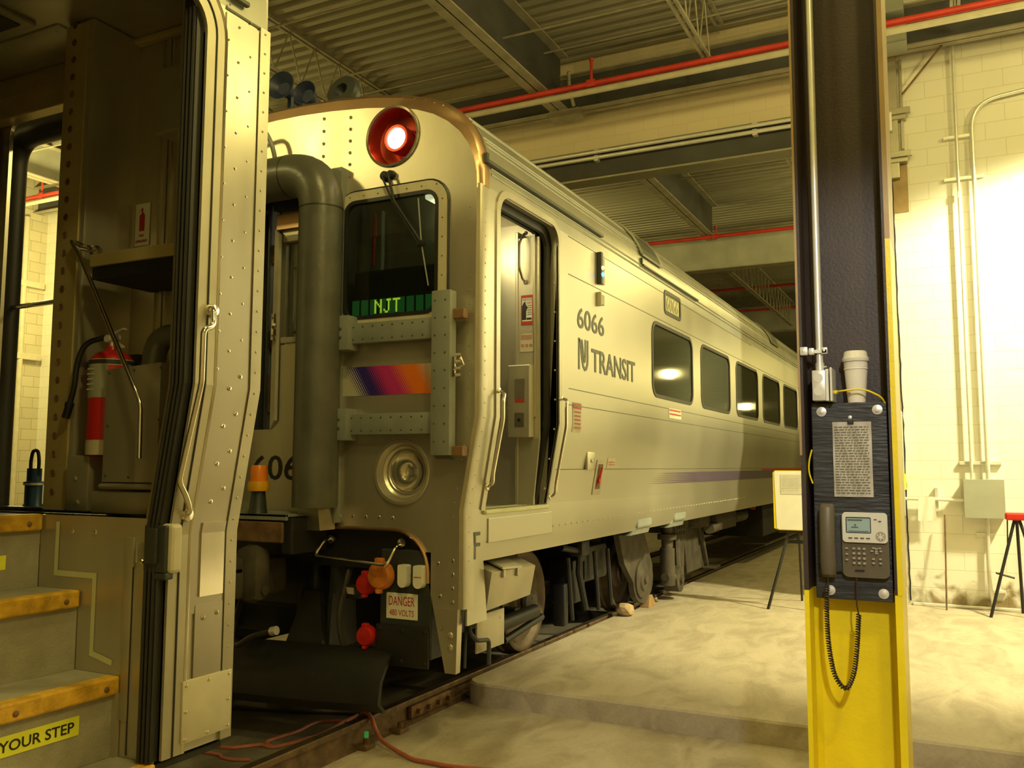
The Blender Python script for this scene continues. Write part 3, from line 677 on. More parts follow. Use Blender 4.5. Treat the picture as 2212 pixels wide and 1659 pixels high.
text('watch_words', 'WATCH', 'text', st, (1.37, 1.0575, 2.738), (1, 0, 0), (0, 0, 1), .072, .014); text('gap_words', 'GAP', 'redtext', st, (1.405, 1.0575, 2.716), (1, 0, 0), (0, 0, 1), .036, .014)
b = lines(MB(), (1.41, 1.0572, 2.705), (1, 0, 0), (0, 0, 1), .033, 5, .016, 4); obj('small_print', b, 'text', st)
st = yplate('notice_sticker', 1.352, 1.455, 2.37, 2.50, 1.060, 'cream', pn, .003, .01)
b = lines(MB(), (1.36, 1.0585, 2.49), (1, 0, 0), (0, 0, 1), .088, 4, .009, 6)
for i in range(3): b.lathe((1.372+.032*i, 1.058, 2.415), (0, -1, 0), [(.011, 0), (.007, .0005)], 10)
obj('small_print', b, 'redtext', st)
b = MB(); b.box(1.29, 1.462, .985, 1.06, 1.76, 2.27, .006); cb = obj('control_cabinet', b, 'inner', pn)
yplate('flap', 1.345, 1.425, 2.03, 2.17, .980, 'steel', cb, .006); yplate('red_edge', 1.348, 1.422, 2.005, 2.03, .981, 'redtext', cb, .004); yplate('key_plate', 1.345, 1.42, 1.83, 1.93, .981, 'steel', cb, .005)
b = MB(); b.cyl((1.383, .985, 1.88), (1.383, .972, 1.88), .012, 10); obj('keyhole', b, 'black', cb)
b = MB(); b.box(1.455, 1.475, 1.05, 1.14, 1.9, 3.22, .004); obj('door_edge_strip', b, 'trim', pn)
b = MB()
for zz in (1.98, 2.06, 2.12):
    b.lathe((1.24, 1.188, zz), (0, -1, 0), [(.02, 0), (.012, .012), (0, .014)], 8); b.lathe((1.19, 1.188, zz), (0, -1, 0), [(.012, 0), (0, .01)], 8)
obj('door_latch', b, 'bright', C6)
b = MB(); b.box(.55, 1.15, .45, .62, 3.30, 3.34, .008); vl = obj('ceiling_light', b, 'lamp_soft', C6)
lamp('vestibule_lamp', (.95, .55, 3.24), 14, (1, .86, .42), .06)
b = MB(); b.box(1.17, 1.34, .05, .24, 3.235, 3.27, .01); obj('cab_light', b, 'lamp_soft', C6)
# handrails either side of the doorway
def handrail(yy, z0=1.33, z1=2.02, n='handrail'):
    b = MB(); b.tube(arcpath([(xp(z1)+.0, yy+.02, z1+.02), (xp(z1)+.05, yy+.01, z1+.01), (xp(z1)+.055, yy-.02, z1-.04), (xp(1.86)+.055, yy-.02, 1.84), (xp(z0)+.06, yy-.02, z0+.06), (xp(z0)+.05, yy+.0, z0), (xp(z0), yy+.01, z0-.02)], .03), .011, 8)
    b.lathe((xp(z1), yy+.02, z1+.02), (1, 0, 0), [(.026, 0), (.02, .012), (0, .016)], 12); b.lathe((xp(z0), yy+.01, z0-.02), (1, 0, 0), [(.026, 0), (.02, .012), (0, .016)], 12); return b
obj('handrail', handrail(1.205, 1.36, 2.02), 'bright', C6); obj('handrail', handrail(.225, 1.45, 2.0), 'bright', C6)

# ---------------- nose
FZ = [(x, z) for x, z in ROOF]
IN = [(1.6-.025, 3.24), (1.572, 3.34), (1.552, 3.44), (1.512, 3.53), (1.452, 3.615), (1.365, 3.695), (1.26, 3.76), (1.13, 3.812), (.96, 3.855), (.74, 3.892), (.46, 3.922), (.2, 3.938), (0, 3.942)]
lowcut = [(1.455, .35), (1.385, .35), (1.262, .86)]+[(1.262-.25*(1-math.cos(math.radians(a))), .92+.25*math.sin(math.radians(a))) for a in range(0, 91, 10)]
right = [(xc(z)-.03, z) for z in (2.6, 1.86, 1.72, 1.58, 1.44, 1.30, 1.0, .72)]
half = IN[::-1]+right+lowcut
outer = half+[(-x, z) for x, z in reversed(half) if x > 1e-4]
fwin = rr(.575, 1.335, 2.47, 3.29, .10)
def mir(p): return [(-x, z) for x, z in reversed(p)]
hl1 = circ(.955, 3.665, .185, 40); hl2 = circ(1.06, 1.52, .185, 40)
pas = rr(-.40, .40, 1.20, 3.42, .06, rb=.01)
b = MB(); b.sheet(outer, [fwin, mir(fwin), hl1, mir(hl1), hl2, mir(hl2), pas], ident, (), .02); face = obj('end_face', b, 'nose', C6)
# rolled hood around the face
a1 = arch(ROOF); a2 = arch(IN); k = len(a1); mid = [((p[0]*.75+q[0]*.25), (p[1]*.75+q[1]*.25)) for p, q in zip(a1, a2)]
b = MB(); b.add([(x, .12, z) for x, z in a1]+[(x*1.004, .05, z*1.002) for x, z in a1]+[(x, .012, z) for x, z in mid]+[(x, .0, z) for x, z in a2], [(j*k+i, j*k+i+1, (j+1)*k+i+1, (j+1)*k+i) for j in range(3) for i in range(k-1)], True)
for i in range(6, 12):
    for f in (0, .5):
        x = mid[i][0]*(1-f)+mid[i+1][0]*f; z = mid[i][1]*(1-f)+mid[i+1][1]*f; b.dome((x, .02, z), (0, -1, .3), .010)
obj('roof_hood', b, 'bronze_tint', C6)  # the bronze reflection on the hood is put into its colour
for sx in (1, -1):
    zs = [3.27, 2.6, 1.86, 1.72, 1.58, 1.44, 1.30, 1.0, .72]
    b = MB(); vs = []
    for z in zs: vs += [(sx*(xc(z)-.03), 0, z), (sx*(xc(z)-.006), .008, z), (sx*(xc(z)+.002), .03, z), (sx*(xc(z)+.002), .10 if z > 1.2 else .13, z)]
    b.add(vs, [(4*i+j, 4*i+j+1, 4*i+j+5, 4*i+j+4) for i in range(len(zs)-1) for j in range(3)], True)
    for z in [1.0+.085*i for i in range(26)]: b.dome((sx*(xc(z)+.002), .065, z), (sx, 0, 0), .007); b.dome((sx*(xc(z)-.07), 0, z), (0, -1, 0), .006) if z > 1.2 else None
    obj('corner_post', b, 'trim', C6)
# lower leg outer skin and fasteners
b = MB(); b.hexa([(1.385, -.006, .35), (1.458, -.006, .35), (1.468, -.006, .72), (1.30, -.006, .72)], [(1.385, .05, .35), (1.455, .05, .35), (1.47, .05, .72), (1.30, .05, .72)])
for p in ((1.42, .50), (1.42, .57)): b.dome((p[0], -.006, p[1]), (0, -1, 0), .02)
obj('pilot_leg', b, 'nose', C6)
b = MB(); b.box(-1.262, 1.262, .045, .06, .92, 1.2); obj('cavity_shade_sheet', b, 'black', C6)  # black sheet put in for the shade of the cavity
b = MB()
pth = [(x, -.006, z) for x, z in lowcut[2:]]
b.tube(pth+[(0, -.006, 1.17)], .012, 6); obj('cutout_lip', b, 'bronze_tint', C6)
b = MB()
for x0, z0, x1, z1, n in ((1.20, .98, 1.22, .60, 3), (1.43, 1.0, 1.43, .76, 4), (.60, 1.24, 1.0, 1.24, 5), (.62, 3.45, .62, 3.85, 6), (.40, 3.62, .40, 3.88, 4)): b.rivets((x0, -.001, z0) if x0 > 1.3 or z0 > 1.1 else (1.33, -.001, z0), (x1, -.001, z1) if x1 > 1.3 or z1 > 1.1 else (1.36, -.001, z1), n, (0, -1, 0), .012)
for q in range(9): b.dome((.55+.02*(q % 2), -.001, 2.26-.013*q), (0, -1, 0), .005)
addto(face, b, 'bright')
# cab window
for sx in (1, -1):
    f_ = (lambda p: p) if sx == 1 else mir
    b = MB(); b.sheet(f_(rr(.535, 1.375, 2.43, 3.33, .14)), [f_(rr(.60, 1.31, 2.495, 3.265, .085))], lambda u, v, d: (u, -.018+d, v), (), .018); wf = obj('window_frame', b, 'cream', C6)
    b = MB(); b.tube([(x, -.004, z) for x, z in f_(rr(.530, 1.380, 2.425, 3.335, .145))]+[(f_(rr(.530, 1.380, 2.425, 3.335, .145))[0][0], -.004, f_(rr(.530, 1.380, 2.425, 3.335, .145))[0][1])], .009, 6); obj('outer_seal', b, 'rubber', wf)
    b = MB(); b.sheet(f_(rr(.594, 1.316, 2.488, 3.272, .09)), [f_(rr(.618, 1.292, 2.512, 3.248, .07))], lambda u, v, d: (u, -.022+d, v), (), .03); obj('inner_seal', b, 'rubber', wf)
    b = MB()
    for x in [.64+.11*i for i in range(7)]:
        for z in (2.462, 3.298): b.dome((sx*x, -.018, z), (0, -1, 0), .006)
    for z in [2.6+.12*i for i in range(6)]:
        for x in (.567, 1.343): b.dome((sx*x, -.018, z), (0, -1, 0), .006)
    addto(wf, b, 'rust')
    b = MB(); b.sheet(f_(rr(.60, 1.31, 2.495, 3.265, .085)), [], lambda u, v, d: (u, -.004+d, v), (), .004); obj('window_pane', b, 'glassf', wf)
# cab interior behind the right window
b = MB(); b.box(.5, 1.45, .28, .30, 2.0, 3.5); b.box(.5, .52, .03, .30, 2.0, 3.5); b.box(1.43, 1.45, .03, .30, 2.0, 3.5); obj('cab_lining', b, 'inner', C6)
b = MB(); b.box(.60, 1.31, .10, .26, 2.64, 2.83, .01); obj('console', b, 'black', C6)
b = MB(); b.box(.60, 1.31, .05, .24, 2.48, 2.645, .008); sb = obj('destination_sign', b, 'black', C6)
for i, x in enumerate((.655, .725, .795, .865, .935, 1.005, 1.075, 1.145, 1.215)):
    b = MB(); b.box(x-.026, x+.026, .044, .05, 2.515, 2.625); obj('display_panel', b, 'green', sb)
def dots(ch, x0):
    G = {'N': ['10001', '11001', '10101', '10011', '10001', '10001', '10001'], 'J': ['00111', '00010', '00010', '00010', '00010', '10010', '01100'], 'T': ['11111', '00100', '00100', '00100', '00100', '00100', '00100']}[ch]
    m = MB()
    for r_, row in enumerate(G):
        for c_, q in enumerate(row):
            if q == '1': m.box(x0+c_*.011, x0+c_*.011+.0098, .040, .044, 2.608-r_*.0128, 2.620-r_*.0128)
    return m
for ch, x in (('N', .835-.028), ('J', .905-.028), ('T', .975-.028)): obj('lit_letter_'+ch.lower(), dots(ch, x), 'sign_on', sb)
b = MB(); b.box(.72, .735, .12, .14, 2.86, 3.22); b.tube([(.76, .1, 3.2), (.765, .1, 3.05)], .008, 6); obj('blind_cord', b, 'red', C6)
b = MB(); b.box(.60, .73, .22, .26, 2.84, 3.27, .01); obj('cab_side_curtain', b, 'elbox', C6)
lamp('cab_lamp', (1.2, .16, 3.2), 2.2, (1, .9, .5), .03)
# wiper
b = MB(); b.lathe((.91, 0, 3.405), (0, -1, 0), [(.035, 0), (.03, .03), (0, .035)], 12); b.lathe((.955, 0, 3.41), (0, -1, 0), [(.03, 0), (.024, .03), (0, .035)], 12); wp = obj('wiper_pivot', b, 'black', C6)
b = MB(); b.tube([(.905, -.045, 3.40), (1.00, -.05, 3.21), (1.195, -.045, 2.92)], .007, 8); b.tube([(.955, -.045, 3.40), (1.01, -.055, 3.22), (1.21, -.045, 2.93)], .009, 8); b.box(1.18, 1.23, -.055, -.03, 2.91, 2.945, .004); obj('wiper_arm', b, 'black', wp)
b = MB(); b.tube([(1.175, -.032, 3.22), (1.205, -.036, 2.93), (1.255, -.030, 2.66)], .005, 6); obj('wiper_blade', b, 'greybar', wp)
# marker lamp (lit) and headlamp
for sx in (1, -1):
    b = MB(); b.lathe((sx*.955, 0, 3.665), (0, 1, 0), [(.205, -.004), (.200, -.014), (.186, -.010), (.184, 0)], 40); hl = obj('lamp_ring', b, 'bright', C6)
    b = MB(); b.lathe((sx*.955, 0, 3.665), (0, 1, 0), [(.185, 0), (.165, .10), (.125, .12), (0, .12)], 36); obj('red_recess', b, 'redsteel' if sx == 1 else 'nose', hl)
    if sx == 1:
        b = MB(); b.lathe((.965, 0, 3.66), (0, 1, 0), [(.095, .119), (.095, .03), (.088, .02), (.072, .02), (.07, .05)], 32); obj('lamp_barrel', b, 'redsteel', hl)
        b = MB(); b.lathe((.965, 0, 3.66), (0, 1, 0), [(.069, .03), (.05, .018), (0, .012)], 28); obj('lit_bulb', b, 'lamp_on', hl, 'brightly lit lamp')
    b = MB(); b.lathe((sx*1.06, 0, 1.52), (0, 1, 0), [(.205, -.003), (.200, -.014), (.183, -.012), (.182, 0)], 40); hd = obj('headlight_ring', b, 'nose', C6)
    b = MB(); b.lathe((sx*1.06, 0, 1.52), (0, 1, 0), [(.183, 0), (.165, .035), (.16, .035), (.145, .05), (.13, .05), (.122, .058)], 40); obj('headlight_bezel', b, 'nose', hd)
    b = MB(); b.lathe((sx*1.06, 0, 1.52), (0, 1, 0), [(.122, .058), (.10, .10), (.05, .135), (.0, .14)], 36); obj('reflector', b, 'bright', hd)
    b = MB(); b.lathe((sx*1.06, .05, 1.52), (0, 1, 0), [(.112, .012), (.118, .0), (.07, -.012), (0, -.016)], 30); b.lathe((sx*1.06, .12, 1.52), (0, -1, 0), [(.02, 0), (.02, .03), (0, .035)], 12); obj('glass_lens', b, 'lens', hd)
# stripe across the nose
b = MB(); b.sheet([(.565, 2.0), (1.36, 2.0), (1.36, 2.185), (.565, 2.185)], [], lambda u, v, d: (u, -.002+d, v), (), None); obj('colour_stripe', b, 'stripe', C6)
# grey collision bars
def bar(name, x0, x1, y0, y1, z0, z1, par=C6):
    b = MB(); b.box(x0, x1, y0, y1, z0, z1, .005); return obj(name, b, 'greybar', par)
for zc, blk in ((2.39, (2.285, 2.505)), (1.815, (1.715, 1.915))):
    hb = bar('cross_bar', .70, 1.345, -.075, -.02, zc-.065, zc+.065)
    b = MB(); b.rivets((.73, -.075, zc+.04), (1.32, -.075, zc+.04), 9, (0, -1, 0), .007); b.rivets((.73, -.075, zc-.04), (1.32, -.075, zc-.04), 9, (0, -1, 0), .007); addto(hb, b, 'letter')
    bb = bar('bar_bracket', .555, .72, -.115, .0, *blk)
    b = MB()
    for dx in (.06, .105):
        for dz in (-.025, .03): b.dome((.555+dx, -.115, zc+dz), (0, -1, 0), .011)
    addto(bb, b, 'letter')
    b = MB(); b.box(1.47, 1.545, -.10, -.04, zc+.04 if zc > 2 else zc-.20, zc+.10 if zc > 2 else zc-.14, .006); obj('rubber_stop', b, 'rust', C6)
vb = bar('upright_bar', 1.345, 1.475, -.135, -.06, 1.62, 2.60)
b = MB(); b.add([(1.345, -.135, 1.64), (1.475, -.135, 1.62), (1.475, -.06, 1.60), (1.345, -.06, 1.60)], [(0, 1, 2, 3)])
for x in (1.37, 1.44): b.rivets((x, -.135, 1.70), (x, -.135, 2.54), 9, (0, -1, 0), .007)
addto(vb, b, 'letter')
b = MB(); b.box(1.475, 1.50, -.12, -.10, 2.08, 2.20, .003)
for z in (2.09, 2.13, 2.17, 2.21): b.cyl((1.50, -.11, z), (1.53, -.10, z), .012, 8)
b.tube([(1.49, -.115, 2.12), (1.55, -.10, 2.15), (1.52, -.09, 2.2)], .008, 6); obj('latch', b, 'bright', vb)
# diaphragm tube around the end passage
pa = arcpath([(.515, -.15, 1.30), (.515, -.15, 3.455), (-.515, -.15, 3.455), (-.515, -.15, 1.30)], .26, 10)
b = MB(); b.tube(pa, .142, 26); dt = obj('diaphragm_tube', b, 'tube', C6)
b = MB(); b.tube([(.515, -.15, 3.195), (.515, -.15, 3.203)], .1435, 26); b.tube([(.255, -.15, 3.455), (.262, -.15, 3.455)], .1435, 26); obj('tube_joint', b, 'rubber', dt)
b = MB(); b.box(.385, .60, -.06, .0, 1.20, 3.50); b.box(-.60, -.385, -.06, 0, 1.20, 3.5); obj('tube_backing', b, 'greybar', dt)
b = MB(); b.tube(arcpath([(-.40, -.06, 3.60), (-.30, -.12, 3.82), (-.02, -.12, 3.85), (.045, -.10, 3.72), (.045, -.06, 3.60)], .07), .016, 8); obj('curved_handle', b, 'greybar', C6)
b = MB(); b.hexa([(.43, -.20, 1.16), (.60, -.20, 1.16), (.58, -.20, 1.30), (.42, -.20, 1.30)], [(.43, -.05, 1.16), (.60, -.05, 1.16), (.58, -.05, 1.30), (.42, -.05, 1.30)]); obj('tube_foot', b, 'steel', C6)
# end passage: door, slot, edge plate
b = MB(); b.sheet([(.0, 1.24), (.40, 1.24), (.40, 3.42), (.0, 3.42)], [rr(.045, .40, 2.42, 3.08, .02)], lambda u, v, d: (u, .06+d, v), (), .03); ed = obj('end_door', b, 'side', C6)
b = MB(); b.add([(.03, .08, 2.40), (.42, .08, 2.40), (.42, .08, 3.1), (.03, .08, 3.1)], [(0, 1, 2, 3)]); obj('door_window', b, 'glass', ed)
b = MB(); b.box(.03, .40, .045, .06, 2.385, 2.425, .004); b.box(.03, .40, .045, .06, 3.085, 3.13, .004); b.rivets((.08, .045, 2.375), (.36, .045, 2.375), 4, (0, -1, 0), .008); obj('window_moulding', b, 'cream', ed)
b = MB(); b.box(-.02, .40, .03, .06, 3.17, 3.28, .004); obj('copper_header', b, 'bronze_tint', ed)
b = MB(); b.box(-.02, .40, .0, .05, 3.30, 3.44); obj('dark_header', b, 'charcoal', ed)
text('end_number', '6066', 'text', ed, (-.165, .028, 1.462), (1, 0, 0), (0, 0, 1), .53, .165, bold=.008)
b = MB(); b.sheet([(-.40, 1.24), (.40, 1.24), (.40, 2.37), (.05, 2.37), (.05, 1.86), (-.02, 1.80), (-.40, 1.80)], [], lambda u, v, d: (u, .03+d, v), (), .02); obj('door_lower_panel', b, 'side', ed)
b = MB(); b.box(-.40, .0, .16, .18, 1.8, 3.42); b.box(-.085, -.075, .03, .16, 1.8, 3.42); obj('door_slot', b, 'charcoal', C6)
for z in (2.95, 2.35, 2.05, 1.92):
    b = MB(); b.box(-.10, -.02, .06, .10, z, z+.13, .004); obj('slot_bracket', b, 'rust', C6)
b = MB(); b.hexa([(-.02, .02, 1.80), (.035, .0, 1.86), (.035, .0, 3.13), (-.02, .02, 3.18)], [(-.02, .05, 1.80), (.035, .03, 1.86), (.035, .03, 3.13), (-.02, .05, 3.18)]); ep = obj('door_edge_plate', b, 'cream', C6)
b = MB(); b.box(0, .035, -.02, .0, 2.40, 2.58, .003)
for z in (2.43, 2.49, 2.55): b.dome((.015, -.02, z), (0, -1, 0), .009)
b.cyl((.03, -.02, 2.48), (.055, -.05, 2.50), .012, 8); obj('hinge', b, 'bright', ep)
# buffer platform, coupler and gear under the nose
b = MB(); b.box(-.62, .47, -.36, .0, 1.245, 1.262, .003); b.box(-.62, .47, -.36, -.34, 1.225, 1.262, .003); pf = obj('buffer_plate', b, 'greybar', C6)
b = MB(); b.box(-.55, .44, -.36, -.02, 1.09, 1.215, .006); obj('buffer_beam', b, 'rust', C6)
b = MB(); b.box(.42, .50, -.34, 0, 1.02, 1.24, .01); obj('side_buffer', b, 'black', C6)
b = MB(); b.box(-.18, .20, -.75, .0, .74, .98, .05); b.tube([(.02, -.60, .86), (.18, -.66, .86)], .16, 12); cp = obj('coupler', b, 'dirty', C6)
b = MB(); b.box(.10, .30, -.42, -.26, .72, 1.07, .07); b.cyl((.30, -.34, .80), (.31, -.34, .80), .03, 10); b.box(.0, .20, -.62, -.40, .88, 1.0, .03); obj('knuckle', b, 'dirty', cp)
# plow
def plow():
    m = MB(); rows = []
    for x, dy in ((-1.02, 0), (-.6, -.10), (0, -.17), (.6, -.10), (1.02, 0)):
        rows.append([(x, dy-.10, .10), (x, dy-.16, .16), (x, dy-.14, .28), (x, dy-.06, .40), (x, dy+.02, .45)])
    vs = [p for r_ in rows for p in r_]; n = 5
    m.add(vs+[(x, y+.03, z) for x, y, z in vs], [(i*n+j, i*n+j+1, (i+1)*n+j+1, (i+1)*n+j) for i in range(4) for j in range(4)]+[(25+i*n+j, 25+(i+1)*n+j, 25+(i+1)*n+j+1, 25+i*n+j+1) for i in range(4) for j in range(4)]+[(j, 25+j, 26+j, j+1) for j in range(4)]+[(20+j, 21+j, 46+j, 45+j) for j in range(4)]+[(i*5, (i+1)*5, 25+(i+1)*5, 25+i*5) for i in range(4)]+[(i*5+4, 29+i*5, 34+i*5, (i+1)*5+4) for i in range(4)], True)
    return m
pl = obj('plow', plow(), 'black', C6)
b = MB()
for x in (-.55, .25, .50):
    b = MB(); b.hexa([(x, .0, .40), (x+.03, .0, .40), (x+.03, .05, .95), (x, .05, .95)], [(x, .30, .40), (x+.03, .30, .40), (x+.03, .25, .95), (x, .25, .95)]); obj('plow_bracket', b, 'black', pl)
b = MB(); b.hexa([(.22, -.05, .42), (.52, -.05, .42), (.42, .04, .75), (.30, .04, .75)], [(.22, 0, .42), (.52, 0, .42), (.42, .08, .75), (.30, .08, .75)]); obj('plow_bracket', b, 'black', pl)
# electrical jumper box
b = MB(); b.box(.915, 1.285, .0, .26, .41, 1.05, .008); jb = obj('jumper_box', b, 'charcoal', C6)
b = MB(); b.box(.90, 1.275, -.02, .0, .36, .60, .006)
for x in (.93, 1.09, 1.25):
    for z in (.39, .57): b.dome((x, -.02, z), (0, -1, 0), .014)
obj('jumper_cover', b, 'black', jb)
b = MB(); b.box(.965, 1.19, -.006, .0, .635, .79, .004); ds = obj('danger_sign', b, 'white', jb)
text('danger_word', 'DANGER', 'redtext', ds, (.985, -.006, .715), (1, 0, 0), (0, 0, 1), .185, .055)
text('volts_words', '480 VOLTS', 'redtext', ds, (.990, -.006, .655), (1, 0, 0), (0, 0, 1), .175, .036)
for x in (1.105, 1.215):
    b = MB(); pz = rr(x-.032, x+.032, .83, .965, .012, rb=.031); b.sheet(pz, [], lambda u, v, d: (u, -.05+d, v), (), .05); rc = obj('receptacle_cap', b, 'white', jb)
    if x > 1.15: b = lines(MB(), (x-.025, -.051, .90), (1, 0, 0), (0, 0, 1), .05, 1, .018, 3); obj('red_print', b, 'redtext', rc)
def cap(x, y, z, r, m, lab):
    b = MB(); b.lathe((x, y, z), (0, -1, 0), [(r*.9, -.05), (r, -.04), (r, .0), (r*.85, .018), (0, .022)], 24); b.box(x-r*.35, x+r*.35, y-.015, y+.02, z+r*.8, z+r*1.25, .008); b.box(x-r*.2, x+r*.2, y-.02, y+.02, z-r*1.25, z-r*.9, .006)
    return obj('connector_cover', b, m, C6, lab)
cap(.955, -.07, .895, .085, 'orange', 'orange round connector cover'); cap(.815, -.02, .83, .065, 'red', 'upper red round connector cover'); cap(.83, -.03, .52, .062, 'red', 'lower red round connector cover')
b = MB(); b.tube(arcpath([(.525, .03, 1.10), (.525, -.06, 1.09), (.50, -.12, 1.0), (1.04, -.12, .965), (1.065, -.06, 1.07), (1.065, .03, 1.08)], .03), .0095, 8)
for x in (.525, 1.065): b.lathe((x, .02, 1.09), (0, -1, 0), [(.028, 0), (.028, .02), (0, .025)], 12)
obj('uncoupling_handle', b, 'bright', C6)
b = MB(); b.tube(arcpath([(-.05, -.10, .85), (.0, -.30, .50), (.10, -.36, .44), (.22, -.36, .52), (.385, -.36, .565)], .1), .019, 8); ah = obj('air_hose', b, 'blackhose', C6)
b = MB(); b.cyl((.38, -.36, .563), (.42, -.36, .572), .027, 12); obj('glad_hand', b, 'galv', ah)
b = MB(); b.tube(arcpath([(.62, .1, .95), (.63, -.05, .60), (.70, -.02, .35), (.80, .05, .42)], .12), .02, 8); b.box(.60, .72, .05, .15, .72, .80, .01); obj('air_hose', b, 'blackhose', C6)
b = MB(); b.box(.63, .70, .02, .05, .75, .80, .006); obj('valve_block', b, 'bright', C6)
# underframe
b = MB(); b.box(-1.35, 1.35, .10, L6, .98, 1.24); b.box(-.5, .5, .2, 2.0, .80, .98); obj('underframe', b, 'under', C6)
b = MB(); b.sheet([(.34, .97), (L6, .97), (L6, 1.02), (.34, 1.02)], [], lambda u, v, d: (1.43-d, u, v), (), .03); obj('side_sill', b, 'side', C6)
b = MB(); b.box(-1.2, 1.28, 10.2, 14.5, .42, .98, .02); b.box(-1.2, 1.28, 15.0, 18.5, .5, .98, .02); obj('equipment_case', b, 'under', C6)
b = MB(); b.box(1.0, 1.25, 7.3, 8.4, .70, .98, .02); b.box(.9, 1.2, 6.6, 7.1, .78, .98, .02); b.tube([(1.2, 7.0, .75), (1.2, 7.35, .75)], .07, 12); b.tube([(1.15, 8.5, .82), (1.15, 9.3, .82)], .09, 14); obj('air_equipment', b, 'dirty', C6)
b = MB(); b.cyl((1.27, 9.35, .93), (1.33, 9.35, .93), .03, 10); obj('red_cock', b, 'red', C6)
b = MB(); b.box(-.85, .85, .55, 1.75, .34, .98, .03); b.box(-1.3, -.95, .1, 9, .15, .98, .02); b.box(-.35, .35, .1, .6, .62, .98, .03); obj('under_shade_block', b, 'black', C6)  # black blocks added for the shade under the car
# step equipment box beside first wheel
b = MB(); pr_ = [(.96, .935), (1.52, .935)]
b.hexa([(1.20, .36, .66), (1.46, .36, .66), (1.50, .36, .90), (1.20, .36, 1.0)], [(1.20, 1.0, .60), (1.46, 1.0, .68), (1.50, 1.0, .88), (1.20, 1.0, 1.0)]); sbx = obj('battery_box', b, 'boxsteel', C6)
b = MB(); b.hexa([(1.515, .48, .905), (1.515, .76, .89), (1.36, .76, .955), (1.36, .48, .965)], [(1.515, .48, .918), (1.515, .76, .903), (1.36, .76, .968), (1.36, .48, .978)]); b.box(1.495, 1.512, .50, .53, .85, .90, .004); b.box(1.495, 1.512, .70, .73, .84, .89, .004); obj('hinged_flap', b, 'trim', sbx)
b = MB(); b.box(1.40, 1.415, .33, .70, .40, .63, .003); b.dome((1.415, .64, .58), (1, 0, 0), .012); mf = obj('mud_flap', b, 'cream', C6)
b = MB(); b.tube(arcpath([(1.42, .22, .70), (1.42, .22, .55), (1.46, .24, .50), (1.46, .40, .48), (1.46, .40, .33)], .03), .014, 8); b.tube([(1.40, .22, .68), (1.40, .20, .34)], .010, 8); obj('step_iron', b, 'charcoal', C6)
# bogie
def wheel(y, x=.72, s=1):
    b = MB(); b.lathe((x-.07, y, .42), (1, 0, 0), [(0, 0), (.45, 0), (.45, .03), (.425, .04), (.42, .135), (.40, .14), (.375, .13), (.34, .095), (.20, .085), (.17, .12), (.14, .13), (.13, .15), (.06, .155), (.05, .17), (0, .17)], 48); w = obj('wheel', b, 'wheel', C6)
    b = MB(); b.lathe((x+.10, y, .42), (1, 0, 0), [(0, .06), (.05, .06), (.085, .04), (.11, .03), (.12, 0)], 24)
    for k in range(3): b.dome((x+.155, y+.05*math.cos(k*2.1+.5), .42+.05*math.sin(k*2.1+.5)), (1, 0, 0), .014)
    obj('axle_cap', b, 'dirty', w); return w
for y in (2.32, 4.78, 20.6, 23.0): wheel(y)
for y in (2.32, 4.78, 20.6, 23.0):
    b = MB(); b.lathe((-.72+.07, y, .42), (-1, 0, 0), [(0, 0), (.45, 0), (.45, .03), (.42, .04), (.42, .135), (.3, .1), (0, .15)], 40); b.cyl((-.7, y, .42), (.7, y, .42), .07, 12); obj('wheel', b, 'wheel', C6)
b = MB()
b.box(.46, .60, 1.75, 5.2, .50, .70, .03); b.box(-.60, -.46, 1.75, 5.2, .5, .70, .03); b.box(-.95, .95, 3.2, 3.9, .46, .80, .04)
b.box(.70, .95, 3.0, 3.3, .30, .70, .03); b.box(.80, .92, 2.86, 2.96, .12, .5, .02); b.box(-.9, .9, 1.9, 2.0, .3, .42, .02)
b.tube([(.98, 1.35, .36), (.98, 2.1, .38)], .055, 10); b.tube([(.95, 1.6, .22), (.95, 2.3, .3)], .03, 8)
for y in (2.75, 3.4, 3.75): b.tube([(1.0, y, .75), (1.02, y+.05, .2)], .022, 8)
b.tube([(1.0, 2.6, .85), (1.05, 2.9, .80), (1.0, 3.0, .6), (1.03, 3.1, .25)], .03, 8); b.box(.95, 1.1, 2.85, 3.05, .75, .9, .03)
bg = obj('bogie_frame', b, 'black', C6)
def yzplate(name, poly, x, m, par, th=.05):
    b = MB(); b.sheet(poly, [], lambda u, v, d: (x-d, u, v), (), th); return obj(name, b, m, par)
arm = [(4.05, .92), (4.85, .92), (5.0, .72), (5.2, .45)]+[(4.88+.34*math.cos(math.radians(a)), .32+.25*math.sin(math.radians(a))) for a in range(20, -200, -20)]+[(4.25, .55)]
ja = yzplate('journal_arm', arm, 1.0, 'dirty', bg, .06)
b = MB(); b.lathe((1.0, 4.78, .34), (1, 0, 0), [(.20, 0), (.20, .02), (.13, .035), (.12, .05), (.05, .055), (.045, .075), (0, .08)], 28); obj('journal_cap', b, 'dirty', ja)
b = MB(); b.cyl((1.1, 5.45, .20), (1.1, 5.45, .62), .085, 16); b.cyl((1.1, 5.45, .55), (1.1, 5.45, .95), .065, 16); b.cyl((1.1, 5.45, .72), (1.1, 5.45, .78), .11, 16); b.box(1.02, 1.18, 5.35, 5.55, .9, 1.0, .01); obj('damper', b, 'dirty', bg)
dm = yzplate('hanger_plate', [(5.75, .95), (6.45, .95), (6.40, .70), (6.25, .6), (6.2, .15), (6.12, .1), (5.95, .1), (6.0, .6)], 1.08, 'dirty', bg, .04)
b = MB()
for r_ in range(3):
    for k in range(4): b.box(1.08, 1.085, 5.92+k*.10, 5.95+k*.10, .73+r_*.07, .77+r_*.07)
obj('slots', b, 'under', dm)
